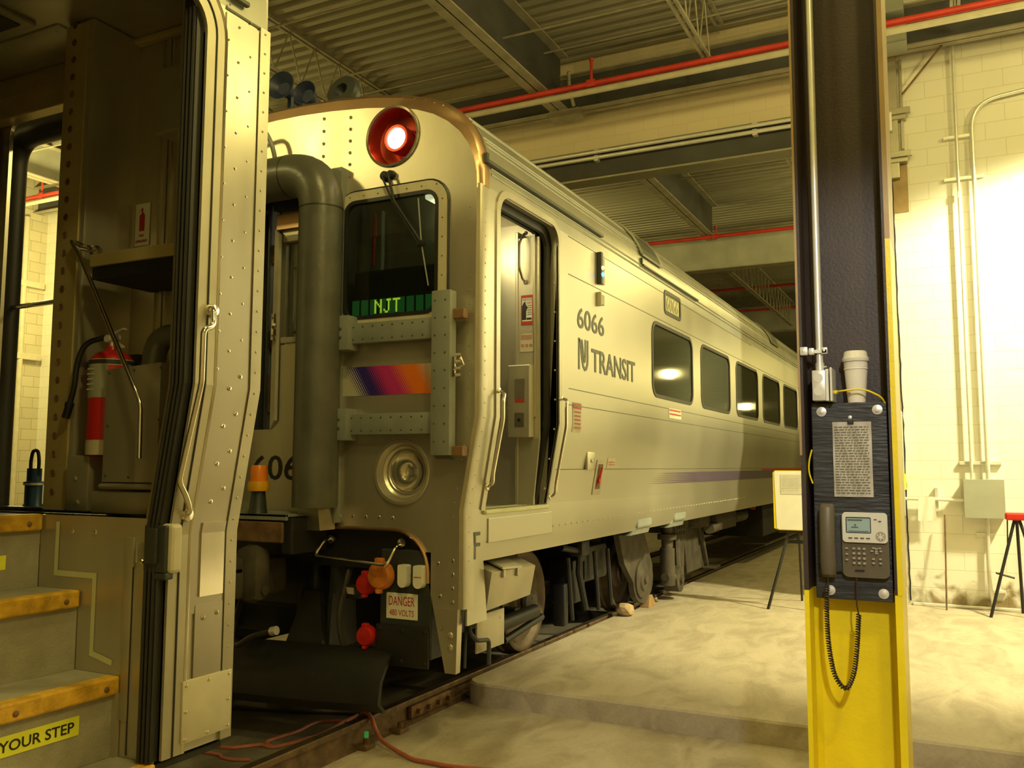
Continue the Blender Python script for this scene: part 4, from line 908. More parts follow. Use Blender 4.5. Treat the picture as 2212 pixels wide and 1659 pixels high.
b = MB(); b.cyl((1.0, 5.75, .24), (1.17, 5.75, .24), .15, 24); b.cyl((1.17, 5.75, .24), (1.2, 5.75, .24), .05, 12); b.tube([(1.1, 5.35, .3), (1.13, 5.75, .26)], .05, 10); b.tube([(1.08, 5.9, .7), (1.12, 5.82, .3)], .04, 8); obj('anchor_roller', b, 'dirty', bg)
for y in (3.25, 4.45):
    b = MB(); b.box(1.30, 1.49, y, y+.42, .99, 1.12, .02); b.hexa([(1.30, y-.1, .93), (1.44, y-.1, .93), (1.47, y, 1.0), (1.30, y, 1.0)], [(1.30, y+.45, .93), (1.44, y+.45, .93), (1.47, y+.42, 1.0), (1.30, y+.42, 1.0)]); obj('bolster_bracket', b, 'greybar', C6)
b = MB(); b.hexa([(1.05, 6.9, .95), (1.09, 6.9, .95), (1.09, 7.35, .22), (1.05, 7.35, .22)], [(1.05, 7.0, .95), (1.09, 7.0, .95), (1.09, 7.42, .22), (1.05, 7.42, .22)]); b.box(1.03, 1.2, 7.3, 7.6, .20, .23, .004); b.sheet([(6.3, .95), (6.95, .95), (7.35, .22), (6.5, .22)], [], lambda u, v, d: (1.04-d, u, v), (), .02); obj('scraper_plate', b, 'dirty', C6)
# roof gear
b = MB()
for x, z, r in ((-.33, 4.40, .115), (-.10, 4.30, .095), (-.62, 4.36, .11)):
    b.lathe((x, .42, z), (.15, -1, .12), [(.03, -.35), (.035, -.10), (.06, -.03), (r*.8, .03), (r, .05), (r*.95, .052), (.05, .0), (0, .0)], 28); b.cyl((x, .5, z), (x, .5, 4.02), .025, 8)
obj('air_horn', b, 'blueh', C6)
b = MB(); b.lathe((.26, .38, 4.24), (.0, -1, .3), [(.05, -.05), (.12, -.05), (.135, 0), (.12, .03), (.055, .035), (.05, -.05)], 30); b.box(.14, .30, .36, .5, 4.02, 4.16, .01); obj('antenna_ring', b, 'charcoal', C6)
b = MB(); rd = random.Random(3)
for i in range(60): b.tube([(.13+rd.uniform(-.07, .07), .30+rd.uniform(-.05, .05), 4.03), (.13+rd.uniform(-.11, .11), .28+rd.uniform(-.06, .06), 4.03+rd.uniform(.04, .11))], .006, 4, False)
o = obj('frayed_insulation', b, 'cream', C6)
b = MB()
for i in range(5): b.lathe((.62+i*.12, .2, 3.98-i*.014), (0, 0, 1), [(.022, 0), (.02, .02), (0, .028)], 10)
addto(RF, b, 'bright')
# inside of the car seen through the windows
b = MB(); b.box(-1.5, 1.45, 1.22, L6-.1, 1.26, 1.28); obj('saloon_floor', b, 'charcoal', C6)
# beacon standing on the buffer plate
t = thing('warning_beacon', 'small amber warning beacon on a dark cone standing on the buffer plate', 'beacon', (.20, -.31, 1.262))
b = MB(); b.lathe((.20, -.31, 1.262), (0, 0, 1), [(0, 0), (.062, 0), (.055, .02), (.042, .14), (0, .14)], 20); obj('base_cone', b, 'charcoal', t)
b = MB(); b.lathe((.20, -.31, 1.40), (0, 0, 1), [(0, 0), (.066, 0), (.07, .03), (.064, .06), (0, .06)], 20); obj('collar', b, 'ambery', t)
b = MB(); b.lathe((.20, -.31, 1.46), (0, 0, 1), [(.055, 0), (.052, .085), (.045, .10), (0, .10)], 20); obj('lens', b, 'amber', t)

# ================================================================== NEAR CAR (open step door, left)
def xn(z): return xp(z) if z > 1.12 else 1.5
def nmap(off=0.): return lambda y, z, d: (xn(z)+off-d, y, z)
CN = thing('rail_car', 'near stainless rail car at the left edge with yellow edged entrance steps', 'train car', (0, -5, 0))
DY0, DY1 = -3.25, -2.20
ndoor = [(DY0, .44)]+[(DY1, .44)]+rr(DY0, DY1, .44, 3.34, .13, rb=.001)[0:14]
YE = -1.862
b = MB(); b.sheet([(-8.8, .52), (YE, .52), (YE, 3.27), (YE, 3.6), (-8.8, 3.6)], [], nmap(), XPB, .012) if False else None
b = MB(); b.sheet([(-8.8, .50), (DY0, .50)]+[(DY0, 3.21)]+[(DY0+.13-.13*math.cos(math.radians(a)), 3.21+.13*math.sin(math.radians(a))) for a in range(10, 91, 10)]+[(DY1-.13+.13*math.sin(math.radians(a)), 3.21+.13*math.cos(math.radians(a))) for a in range(0, 91, 10)]+[(DY1, .50), (YE, .50), (YE, 3.36), (-8.8, 3.36)], [], nmap(), XPB, .014)
obj('side_panel', b, 'side', CN)
b = MB(); b.sheet([(-8.8, .97), (-1.75, .97), (-1.75, 3.36), (-8.8, 3.36)], [], lambda u, v, d: (-xp(v)+d, u, v), XPB, .012); obj('side_panel', b, 'side', CN)
RN = [(1.6, 3.34)]+[(x, z+.06) for x, z in ROOF[2:]]
b = roofshell(-8.8, YE, RN); obj('roof', b, 'roofm', CN)
# end wall with tapered corners
NP = rr(-.44, .44, 1.24, 3.42, .06, rb=.01)
ha = [(x-.02, z-.01) for x, z in RN[::-1]]+[(xn(z)-.01, z) for z in (2.6, 1.86, 1.72, 1.58, 1.44, 1.30, 1.12, .5)]
ol = ha+[(-x, z) for x, z in reversed(ha) if x > 1e-4]
def endmap(x, z, d):
    w = xn(z)-.28; t = max(0, (abs(x)-w)/.28); return (x, -1.60-.26*t-d, z)
b = MB(); b.sheet(ol, [NP], endmap, (1.22, -1.22, 1.32, -1.32, 1.42, -1.42), .02, brk_axis=0); obj('end_wall', b, 'steel', CN)
# door pillar details
b = MB()
def trimstrip(y0, y1, off=.012, z0=.5, z1=3.36): m = MB(); m.sheet([(y0, z0), (y1, z0), (y1, z1), (y0, z1)], [], nmap(off), XPB, .014); return m
o = obj('corner_trim', trimstrip(-1.915, YE+.004), 'trim', CN)
b = MB()
for i in range(34):
    z = .6+i*.083; b.dome((xn(z)+.012, -1.888, z), (1, 0, 0), .006)
addto(o, b, 'trim')
ring_o = [(DY1, .50), (DY1+.095, .50), (DY1+.095, 3.21)]+[(DY1-.13+.225*math.cos(math.radians(a)), 3.21+.225*math.sin(math.radians(a))) for a in range(10, 91, 10)]+[(DY0+.13, 3.435), (DY0+.13, 3.34)]+[(DY1-.13, 3.34)]+[(DY1-.13+.13*math.sin(math.radians(a)), 3.21+.13*math.cos(math.radians(a))) for a in range(10, 91, 10)]
b = MB(); b.sheet(ring_o, [], nmap(.012), XPB, .02); dfr = obj('door_frame', b, 'boxsteel', CN)
b = MB(); b.tube([(xn(z)+.006, DY1+.098, z) for z in (.5, .9, 1.12, 1.3, 1.44, 1.58, 1.72, 1.86, 2.5, 3.21)]+[(1.606, DY1-.13+.228*math.cos(math.radians(a)), 3.21+.228*math.sin(math.radians(a))) for a in range(10, 91, 10)], .010, 8); obj('frame_bead', b, 'bright', dfr)
b = MB(); b.tube([(xn(z)+.013, DY1+.048, z) for z in (.5, .9, 1.12, 1.3, 1.44, 1.58, 1.72, 1.86, 2.5, 3.21)]+[(1.613, DY1-.13+.178*math.cos(math.radians(a)), 3.21+.178*math.sin(math.radians(a))) for a in range(10, 91, 10)], .004, 6); obj('frame_groove', b, 'rubber', dfr)
b = MB(); b.sheet([(-2.098, 1.0), (-1.918, 1.0), (-1.918, 3.34), (-2.098, 3.34)], [], nmap(.006), XPB, .01); pp = obj('pillar_panel', b, 'steel', CN)
b = MB()
for i in range(16):
    z = 1.13+i*.145; b.dome((xn(z)+.006, -2.03+(.0 if z > 1.9 else .01), z), (1, 0, 0), .007 if z > 1.9 else .010)
    b.dome((xn(z+.05)+.006, -1.965, z+.05), (1, 0, 0), .006 if z > 1.9 else .010)
    if z > 1.85: b.dome((xn(z)+.006, -2.085, z+.07), (1, 0, 0), .006)
addto(pp, b, 'bright')
b = MB(); b.sheet([(-2.045, 1.06), (-1.925, 1.06), (-1.925, 1.34), (-2.045, 1.34)], [], nmap(.012), XPB, .006); obj('repair_plate', b, 'bright', pp)
b = MB(); b.sheet([(-2.06, .72), (-1.92, .72), (-1.92, 1.03), (-2.06, 1.03)], [], nmap(.008), XPB, .006)
for p in ((-2.02, .98), (-1.95, .99)): b.dome((1.508, p[0], p[1]), (1, 0, 0), .011)
obj('lower_plate', b, 'steel', pp)
b = MB(); b.box(1.50, 1.518, -2.115, -1.868, .535, .76, .003); sc = obj('access_plate', b, 'cream', CN)
b = MB()
for y in (-2.10, -1.99, -1.885):
    for z in (.55, .745): b.dome((1.518, y, z), (1, 0, 0), .008)
for y in (-2.10, -1.885): b.dome((1.518, y, .65), (1, 0, 0), .008)
addto(sc, b, 'bright')
b = MB(); b.box(1.598, 1.604, -2.10, YE, 3.352, 3.362); b.box(1.60, 1.622, -2.08, -1.99, 3.405, 3.425, .004); obj('drip_rail', b, 'letter', CN)
# jamb, gasket, pocket edge
ZS = (.50, .9, 1.12, 1.3, 1.44, 1.58, 1.72, 1.86, 2.5, 3.0, 3.5)
def jambstrip(x0, x1, y, m, name, par=CN, zs=ZS, th=.02):
    b = MB(); vs = []
    for z in zs: vs += [(xn(z)-x0, y, z), (xn(z)-x1, y, z), (xn(z)-x1, y+th, z), (xn(z)-x0, y+th, z)]
    b.add(vs, [(4*i+j, 4*i+(j+1) % 4, 4*i+4+(j+1) % 4, 4*i+4+j) for i in range(len(zs)-1) for j in range(4)]+[(0, 1, 2, 3), tuple(4*(len(zs)-1)+j for j in range(4))]); return obj(name, b, m, par)
jambstrip(-.0, .13, DY1+.005, 'trim', 'door_jamb')
jg = jambstrip(.008, .075, DY1-.035, 'rubber', 'door_gasket', th=.04)
for x in (.02, .04, .06):
    b = MB(); b.tube([(xn(z)-x, DY1-.037, z) for z in ZS[:-1]+(3.3,)], .008, 6); obj('gasket_rib', b, 'rubber', jg)
# steps
STP = [(1.50, .49), (1.30, .777), (1.06, 1.075), (.82, 1.36)]
for i, (x, z) in enumerate(STP):
    nx = STP[i+1][0]-.02 if i < 3 else -1.5
    b = MB(); b.box(nx, x-.03, DY0, DY1-.008, z-.02, z, .003); tr_ = obj('step_tread' if i < 3 else 'vestibule_floor', b, 'tread', CN)
    b = MB(); b.box(x-.06, x, DY0, DY1-.012, z-.062, z+.003, .008); obj('step_nosing', b, 'nosing', tr_, 'worn yellow step edge')
    b = MB()
    for yy in (-2.27, -2.62, -3.0): b.dome((x, yy, z-.035), (1, 0, 0), .012)
    addto(tr_, b, 'rust')
    if i:
        px = x-.02; b = MB(); b.box(px-.015, px, DY0, DY1-.008, STP[i-1][1], z-.055); rs = obj('step_riser', b, 'boxsteel' if i == 9 else 'tread', CN)
        if i == 1:
            b = MB(); b.box(px, px+.002, -2.90, -2.365, .605, .672); sk = obj('yellow_sticker', b, 'stickery', rs)
            text('sticker_words', 'WATCH YOUR STEP', 'text', sk, (px+.002, -2.88, .620), (0, 1, 0), (0, 0, 1), .495, .036, bold=.012)
        if i == 2:
            b = MB(); b.box(px, px+.002, -3.0, -2.51, 1.225-.04, 1.275-.04); sk = obj('yellow_sticker', b, 'stickery', rs)
            text('sticker_words', 'WATCH YOUR STEP', 'text', sk, (px+.002, -2.985, 1.195), (0, 1, 0), (0, 0, 1), .44, .03, bold=.012)
b = MB(); b.box(1.20, 1.30, DY1-.03, DY1-.009, .49, .72); b.box(-1.5, 1.49, DY0-.03, DY0, .49, 3.6); obj('stepwell_side', b, 'inner', CN)
# step end panel with Z shaped glow tape
b = MB(); b.sheet([(.80, 1.0), (1.04, 1.0), (1.04, .70), (1.28, .70), (1.28, .48), (1.47, .48), (1.47, 1.36), (.80, 1.36)], [], lambda u, v, d: (u, DY1-.006+d, v), (), .012); sp = obj('step_end_panel', b, 'inner', CN)
zp = [(.905, 1.335), (.905, 1.135), (1.13, 1.135), (1.13, .845), (1.245, .82)]
def flatband(P, w, y):
    m = MB(); P = [Vector(p) for p in P]; L_, R_ = [], []
    for i, p in enumerate(P):
        t0 = (P[i]-P[i-1]).normalized() if i else (P[1]-P[0]).normalized(); t1 = (P[i+1]-P[i]).normalized() if i < len(P)-1 else t0
        n0 = Vector((-t0.y, t0.x)); n1 = Vector((-t1.y, t1.x)); nn = (n0+n1).normalized(); sc_ = 1/max(.5, nn.dot(n0)); L_.append(p+nn*w/2*sc_); R_.append(p-nn*w/2*sc_)
    k = len(P); return m.add([(q.x, y, q.y) for q in L_]+[(q.x, y, q.y) for q in R_], [(i, i+1, k+i+1, k+i) for i in range(k-1)])
obj('glow_tape', flatband(zp, .022, DY1-.008), 'tape', sp)
b = MB()
for p in ((.99, 1.30), (1.12, 1.30), (1.40, 1.28), (1.38, 1.20)): b.dome((p[0], DY1-.006, p[1]), (0, -1, 0), .011)
addto(sp, b, 'bright')
b = MB(); b.box(1.30, 1.345, DY1-.016, DY1-.006, .62, 1.29, .003); b.cyl((1.37, DY1-.02, 1.20), (1.37, DY1-.02, 1.27), .006, 8); b.box(1.345, 1.35, DY1-.012, DY1-.006, .5, 1.18); obj('hinge_strip', b, 'boxsteel', sp)
b = MB(); b.tube([(1.345, DY1-.012, .50), (1.345, DY1-.012, 1.18)], .004, 6); obj('cable', b, 'rubber', sp)
# key switch box on the jamb
b = MB(); b.box(1.43, 1.55, -2.225, -2.17, 1.165, 1.345, .014); kb = obj('door_switch_box', b, 'cream', CN)
b = MB(); b.box(1.425, 1.535, -2.24, -2.222, 1.17, 1.34, .006); b.box(1.44, 1.50, -2.252, -2.238, 1.20, 1.33, .005); b.box(1.47, 1.54, -2.24, -2.20, 1.145, 1.17, .006); obj('switch_face', b, 'charcoal', kb)
b = MB(); b.tube([(1.48, -2.23, 1.15), (1.478, -2.235, .9), (1.478, -2.232, .52)], .006, 6); obj('cable', b, 'rubber', kb)
# handrail beside the door
b = MB(); b.tube(arcpath([(1.60, -2.135, 2.14), (1.63, -2.14, 2.14), (1.645, -2.15, 2.075), (1.645, -2.20, 2.06), (1.645, -2.20, 1.86), (1.56, -2.21, 1.50), (1.56, -2.17, 1.44), (1.56, -2.15, 1.385), (1.515, -2.14, 1.375)], .025), .011, 10)
b.lathe((1.60, -2.135, 2.14), (1, 0, 0), [(.028, 0), (.028, .02), (.02, .034), (0, .038)], 16); b.lathe((1.515, -2.135, 1.375), (1, 0, 0), [(.03, 0), (.024, .02), (0, .025)], 14); obj('handrail', b, 'bright', CN)
# vestibule interior: end post, back panel, shelf, cabinet
BY = -1.68
b = MB(); b.box(.445, .63, -1.95, -1.60, 1.36, 3.62, .018); ps = obj('end_post', b, 'inner', CN)
b = MB(); b.box(.455, .60, -1.957, -1.95, 1.36, 3.60, .002); fc = obj('perforated_face', b, 'ambpost' if 'ambpost' in K else 'nosing', ps)
fc.data.materials.clear(); K['postface'] = mat('yellow_lit_post_face', (.60, .50, .24), .4, .5, .15, 4, 0, 40, (1, 1, .3), .05); fc.data.materials.append(K['postface'])  # yellow lamplight on the post is mixed into this colour
b = MB()
for i in range(27):
    z = 1.44+i*.083; b.lathe((.515, -1.958, z), (0, -1, 0), [(0, .001), (.012, .001), (.014, .003), (.017, .0)], 14)
addto(ps, b, 'rust')
b = MB(); b.box(.63, 1.27, BY, BY+.015, 1.36, 3.62)
for x, w in ((.79, .012), (.83, .02), (.86, .012), (1.02, .01)): b.box(x, x+w, BY-.015, BY, 1.36, 3.6)
b.box(1.10, 1.14, BY-.03, BY, 1.36, 2.45); bp_ = obj('back_panel', b, 'inner', CN)
b = MB(); b.box(.77, 1.29, -2.02, BY, 2.415, 2.47, .004); obj('equipment_shelf', b, 'postface', CN)
b = MB(); b.box(1.02, 1.28, -1.92, BY, 3.0, 3.3, .01); obj('upper_case', b, 'inner', CN)
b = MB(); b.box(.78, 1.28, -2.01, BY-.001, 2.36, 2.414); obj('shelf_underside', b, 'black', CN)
b = MB(); b.box(.645, .74, BY-.006, BY-.002, 2.595, 2.80, .004); fs = obj('extinguisher_sign', b, 'white', bp_)
b = MB(); b.add([(x, BY-.0075, z) for x, z in [(.675, 2.665), (.71, 2.665), (.71, 2.74), (.70, 2.755), (.69, 2.755), (.675, 2.74)]], [tuple(range(6))])
b.add([(x, BY-.0075, z) for x, z in [(.688, 2.755), (.697, 2.755), (.697, 2.775), (.688, 2.775)]], [(0, 1, 2, 3)]); b.add([(x, BY-.0075, z) for x, z in [(.665, 2.755), (.672, 2.76), (.694, 2.78), (.690, 2.768)]], [(0, 1, 2, 3)])
obj('extinguisher_symbol', b, 'redtext', fs); text('sign_words', 'FIRE', 'redtext', fs, (.675, BY-.007, 2.637), (1, 0, 0), (0, 0, 1), .035, .012); text('sign_words', 'EXTINGUISHER', 'redtext', fs, (.655, BY-.007, 2.610), (1, 0, 0), (0, 0, 1), .075, .013)
b = MB(); b.sheet([(.955, 1.49), (1.27, 1.49), (1.27, 1.97), (.955, 1.955)], [], lambda u, v, d: (u, -2.055+d, v), (), .30); cbn = obj('relay_cabinet', b, 'inner', CN)
b = MB()
for x, z in ((.975, 1.94), (1.12, 1.945), (1.27, 1.95), (.975, 1.72), (1.27, 1.74), (.975, 1.515), (1.11, 1.51), (1.27, 1.51)): b.dome((x, -2.055, z), (0, -1, 0), .007)
addto(cbn, b, 'letter')
b = MB(); b.tube([(.955, -2.06, 1.472), (1.33, -2.06, 1.472)], .012, 8); b.box(.90, 1.27, -2.06, BY, 1.362, 1.452, .006); obj('cabinet_plinth', b, 'boxsteel', cbn)
b = MB(); b.tube(arcpath([(1.10, -1.95, 1.93), (1.10, -1.93, 2.10), (1.28, -1.93, 2.10)], .08), .048, 16); obj('vent_elbow', b, 'tube', CN)
b = MB(); b.tube(arcpath([(.63, -1.90, 2.54), (.60, -1.99, 2.56), (.68, -2.00, 2.48), (1.205, -2.12, 1.855), (1.24, -2.12, 1.80), (1.245, -2.12, 1.585)], .03), .010, 10)
b.tube([(.60, -1.985, 2.555), (.66, -1.98, 2.52), (.72, -1.93, 2.505)], .010, 8); b.lathe((.70, -1.94, 2.51), (.9, -.2, 0), [(.028, 0), (.024, .02), (0, .026)], 14); obj('grab_rod', b, 'bright', CN)
b = MB(); b.box(.66, .80, -2.0, BY, 1.362, 1.60, .008)
for x, z in ((.72, 1.50), (.74, 1.40)): b.dome((x, -2.0, z), (0, -1, 0), .012)
obj('post_foot', b, 'inner', CN)
# vestibule ceiling with hatch and light frame, left lining, threshold
b = MB(); b.sheet([(-1.5, DY0), (1.5, DY0), (1.5, -1.9), (1.25, -1.63), (-1.25, -1.63), (-1.5, -1.9)], [], lambda u, v, d: (u, v, 3.62+d), (), .02); vc = obj('vestibule_ceiling', b, 'inner', CN)
b = MB(); b.box(-.25, .34, -2.55, -2.03, 3.60, 3.62, .006); lf = obj('light_frame', b, 'boxsteel', vc)
b = MB(); b.box(-.20, .29, -2.50, -2.075, 3.594, 3.601, .002); obj('light_cover', b, 'charcoal', lf)
b = MB(); b.box(-.9, .42, -1.98, -1.72, 3.612, 3.621, .003)
for x in (-.4, .0, .36):
    for y in (-1.94, -1.76): b.dome((x, y, 3.612), (0, 0, -1), .008)
obj('ceiling_hatch', b, 'inner', vc)
b = MB(); b.box(-1.5, .445, -1.70, -1.62, 3.40, 3.62, .006); b.box(-1.5, .445, -1.72, -1.70, 3.50, 3.515); obj('passage_header', b, 'postface', CN)  # header carries the same painted yellow lamplight as the post
b = MB(); b.box(.44, 1.27, -1.72, -1.68, 3.585, 3.62, .01); obj('ceiling_rail', b, 'postface', CN)
b = MB(); b.box(-1.5, -.56, -1.70, -1.66, 1.36, 3.5); b.box(-1.52, -1.5, DY0, -1.66, .5, 3.6); obj('left_lining', b, 'inner', CN)
pa = arcpath([(.63, -1.47, 1.30), (.63, -1.47, 3.42), (-.63, -1.47, 3.42), (-.63, -1.47, 1.30)], .18, 10)
b = MB(); b.tube(pa, .073, 22); obj('diaphragm_tube', b, 'rubber', CN)
b = MB(); b.box(-.60, .60, -1.66, -1.36, 1.28, 1.325, .01); b.box(-.60, .60, -1.62, -1.58, 1.325, 1.345, .006); obj('passage_threshold', b, 'charcoal', CN)
b = MB(); b.tube([(-.72, -1.47, 2.43), (-.2, -1.47, 2.436), (.5, -1.47, 2.443)], .014, 8); obj('passage_bar', b, 'bright', CN)
# under side
b = MB(); b.box(-1.3, 1.30, -8.8, -3.4, .95, 1.24); b.box(-1.3, .78, -3.4, -1.66, 1.0, 1.24); obj('underframe', b, 'under', CN)
b = MB(); b.box(-1.47, 1.485, DY0, -1.88, .46, .485, .004); obj('step_base', b, 'under', CN)
b = MB(); b.box(1.42, 1.49, -8.8, DY0-.02, .5, 1.3); obj('skirt', b, 'side', CN)

# things standing or hanging in the near car
t = thing('fire_extinguisher', 'red fire extinguisher with cream label hanging in the near car beside the grey cabinet', 'fire extinguisher', (.83, -1.93, 1.59))
X, Y = .83, -1.93
def cyl_part(z0, z1, r, m, n, par=t): b = MB(); b.lathe((X, Y, 0), (0, 0, 1), [(r, z0), (r, z1)], 32); return obj(n, b, m, par)
b = MB(); b.lathe((X, Y, 0), (0, 0, 1), [(0, 1.60), (.085, 1.60), (.09, 1.615), (.09, 1.99), (.086, 2.02), (.06, 2.045), (.025, 2.058), (.02, 2.075), (0, 2.075)], 36); obj('cylinder', b, 'red', t)
cyl_part(1.602, 1.665, .0915, 'cream', 'lower_band'); cyl_part(1.985, 2.012, .0915, 'cream', 'upper_band')
b = MB(); b.lathe((X, Y, 0), (0, 0, 1), [(.0915, 1.845), (.0915, 1.985)], 20, math.radians(140), math.radians(222)); lb = obj('label', b, 'elbox', t)
b = MB()
for i in range(5): b.box(X-.035, X+.005, Y-.0935, Y-.090, 1.965-i*.022, 1.972-i*.022)
obj('label_print', b, 'cream', t)
b = MB(); b.cyl((X, Y, 2.07), (X, Y, 2.11), .014, 12); b.box(X-.03, X+.03, Y-.018, Y+.018, 2.10, 2.125, .005); b.hexa([(X-.01, Y-.012, 2.115), (X+.12, Y-.05, 2.135), (X+.12, Y-.05, 2.142), (X-.01, Y-.012, 2.13)], [(X-.01, Y+.012, 2.115), (X+.12, Y-.03, 2.135), (X+.12, Y-.03, 2.142), (X-.01, Y+.012, 2.13)]); b.hexa([(X+.0, Y-.01, 2.10), (X+.10, Y-.04, 2.06), (X+.10, Y-.04, 2.067), (X+.0, Y-.01, 2.108)], [(X+.0, Y+.01, 2.10), (X+.10, Y-.02, 2.06), (X+.10, Y-.02, 2.067), (X+.0, Y+.01, 2.108)]); b.cyl((X, Y-.02, 2.105), (X, Y-.035, 2.105), .016, 12); obj('valve_handle', b, 'galv', t)
b = MB(); b.tube(arcpath([(X-.03, Y-.02, 2.115), (X-.12, Y-.05, 2.09), (X-.15, Y-.06, 2.0), (X-.155, Y-.06, 1.90), (X-.20, Y-.06, 1.78)], .05), .012, 10, True); hs = obj('hose', b, 'rubber', t)
b = MB(); b.cyl((X-.185, Y-.06, 1.815), (X-.205, Y-.06, 1.765), .017, 12); b.cyl((X-.182, Y-.06, 1.83), (X-.187, Y-.06, 1.815), .019, 12); obj('nozzle', b, 'black', hs)
b = MB(); b.lathe((X, Y, 0), (0, 0, 1), [(.0935, 1.99), (.0935, 2.008)], 30); b.box(X-.14, X-.08, Y-.03, Y+.05, 1.98, 2.01, .004); b.box(X-.11, X+.1, Y+.06, BY, 1.57, 1.598, .004); b.box(X-.05, X+.05, Y+.09, BY, 1.57, 2.05, .004); obj('bracket', b, 'charcoal', t)
t = thing('bottle_jack', 'dark blue cylinder with black loop handle on the near car passage threshold', 'tool', (-.26, -1.50, 1.325))
X, Y = -.26, -1.50
b = MB(); b.lathe((X, Y, 1.325), (0, 0, 1), [(0, 0), (.058, 0), (.05, .02), (.043, .03), (.043, .125), (.05, .13), (.05, .145), (.036, .15), (.036, .215), (0, .215)], 24); obj('body', b, 'bluep', t)
b = MB(); b.lathe((X, Y, 1.452), (0, 0, 1), [(.051, 0), (.051, .012), (.046, .014)], 24); obj('ring', b, 'silver', t)
b = MB(); b.tube(arcpath([(X-.03, Y, 1.50), (X-.034, Y, 1.58), (X-.02, Y, 1.635), (X+.02, Y, 1.635), (X+.034, Y, 1.58), (X+.03, Y, 1.50)], .025), .009, 8); obj('loop_handle', b, 'black', t)
b = MB(); b.box(X-.05, X-.02, Y-.05, Y-.03, 1.326, 1.34, .003); b.box(X+.0, X+.03, Y-.055, Y-.035, 1.326, 1.34, .003); obj('painted_glints', b, 'white', t)  # white slips painted in for the glints at the cylinder's base

# ================================================================== COLUMN WITH PHONE
t = thing('steel_column', 'wide flange steel column, brown above and bright yellow at the base', 'column', (3.77, -1.17, -.15)); CC = t
XL0, XL1, XR0, XR1, CF, CB, WB = 3.613, 3.629, 3.905, 3.928, -1.30, -1.02, -1.17
def hcol(z0, z1, m, n):
    b = MB(); b.box(XL0, XL1, CF, CB, z0, z1); b.box(XR0, XR1, CF, CB, z0, z1); b.box(XL1, XR0, WB, WB+.014, z0, z1)
    for x, s_ in ((XL1, 1), (XR0, -1)): b.add([(x, WB, z0), (x+s_*.02, WB, z0), (x, WB-.02, z0), (x, WB, z1), (x+s_*.02, WB, z1), (x, WB-.02, z1)], [(1, 2, 5, 4)])
    return obj(n, b, m, t)
hcol(-.15, 1.13, 'yellow', 'painted_base'); hcol(1.13, 7.25, 'brown', 'shaft')
b = MB(); b.box(XR0+.009, XR1+.0025, CF-.002, CB, 1.13, 2.35); obj('yellow_edge', b, 'yellow', t); b = MB(); b.box(XR0+.009, XR1+.0025, CF-.002, CB, 2.35, 7.2); b.box(XL0-.002, XL0+.006, CF-.002, CB, 1.6, 7.2); obj('tan_edge', b, 'tan', t)
b = MB(); b.box(3.50, 4.04, -1.42, -.9, -.15, -.12, .004); obj('base_plate', b, 'yellow', t)
t = thing('plywood_backboard', 'black stained plywood board fixed in the column between the flanges', 'board', (3.776, -1.25, 1.10))
b = MB(); b.box(3.648, 3.900, -1.262, -1.243, 1.10, 1.785, .003); b.box(3.66, 3.89, -1.243, WB, 1.2, 1.23); b.box(3.66, 3.89, -1.243, WB, 1.7, 1.73); obj('panel', b, 'board', t)
for x, z in ((3.683, 1.755), (3.868, 1.758), (3.695, 1.13), (3.868, 1.128)):
    b = MB(); b.lathe((x, -1.262, z), (0, -1, 0), [(.017, 0), (.017, .0015), (.008, .003), (.008, .007), (0, .008)], 20); obj('washer_bolt', b, 'galv', t)
b = MB(); b.lathe((3.778, -1.262, 1.733), (0, -1, 0), [(.007, 0), (.006, .002), (0, .003)], 12); obj('washer_bolt', b, 'galv', t)
t = thing('laminated_list', 'laminated printed phone list with tape hanging on the black backboard', 'paper', (3.784, -1.265, 1.455))
b = MB(); pts = []; nx_, nz_ = 10, 18; R2 = random.Random(5); fs_ = []
for j in range(nz_+1):
    for i in range(nx_+1): pts.append((3.719+.128*i/nx_, -1.2685+.0022*math.sin(i*1.3+j*.55)+R2.uniform(-.0007, .0007), 1.455+.262*j/nz_))
for j in range(nz_):
    for i in range(nx_): a = j*(nx_+1)+i; fs_.append((a, a+1, a+nx_+2, a+nx_+1))
b.add(pts, fs_, True); K['laminate'] = mat('laminated_paper', (.45, .42, .37), .5, 0, .03, 30, coat=1.0); sh = obj('sheet', b, 'laminate', t)
b = lines(MB(), (3.726, -1.2725, 1.70), (1, 0, 0), (0, 0, 1), .112, 26, .0092, 11, .45); obj('printed_lines', b, 'letter', sh)
b = MB(); b.box(3.77, 3.79, -1.274, -1.262, 1.708, 1.722, .002); obj('clip', b, 'black', t)
# phone
t = thing('desk_phone', 'taupe desk telephone with silver display surround mounted on the black backboard', 'telephone', (3.79, -1.262, 1.18))
b = MB(); b.sheet(rr(3.742, 3.892, 1.182, 1.40, .02), [], lambda u, v, d: (u, -1.292-.012*(v-1.18)/.22+d, v), (), .03); ph = obj('phone_base', b, 'phone', t)
b = MB(); b.box(3.662, 3.745, -1.285, -1.262, 1.195, 1.40, .008); obj('cradle', b, 'charcoal', t)
b = MB(); b.sheet(rr(3.746, 3.890, 1.302, 1.404, .012), [rr(3.757, 3.838, 1.333, 1.388, .004)], lambda u, v, d: (u, -1.309+d, v), (), .012); sv = obj('display_surround', b, 'silver', t)
b = MB(); b.box(3.755, 3.840, -1.303, -1.299, 1.331, 1.390); obj('display_frame', b, 'black', sv); b = MB(); b.box(3.760, 3.835, -1.306, -1.3025, 1.336, 1.384); dsp = obj('display', b, 'lcd', sv)
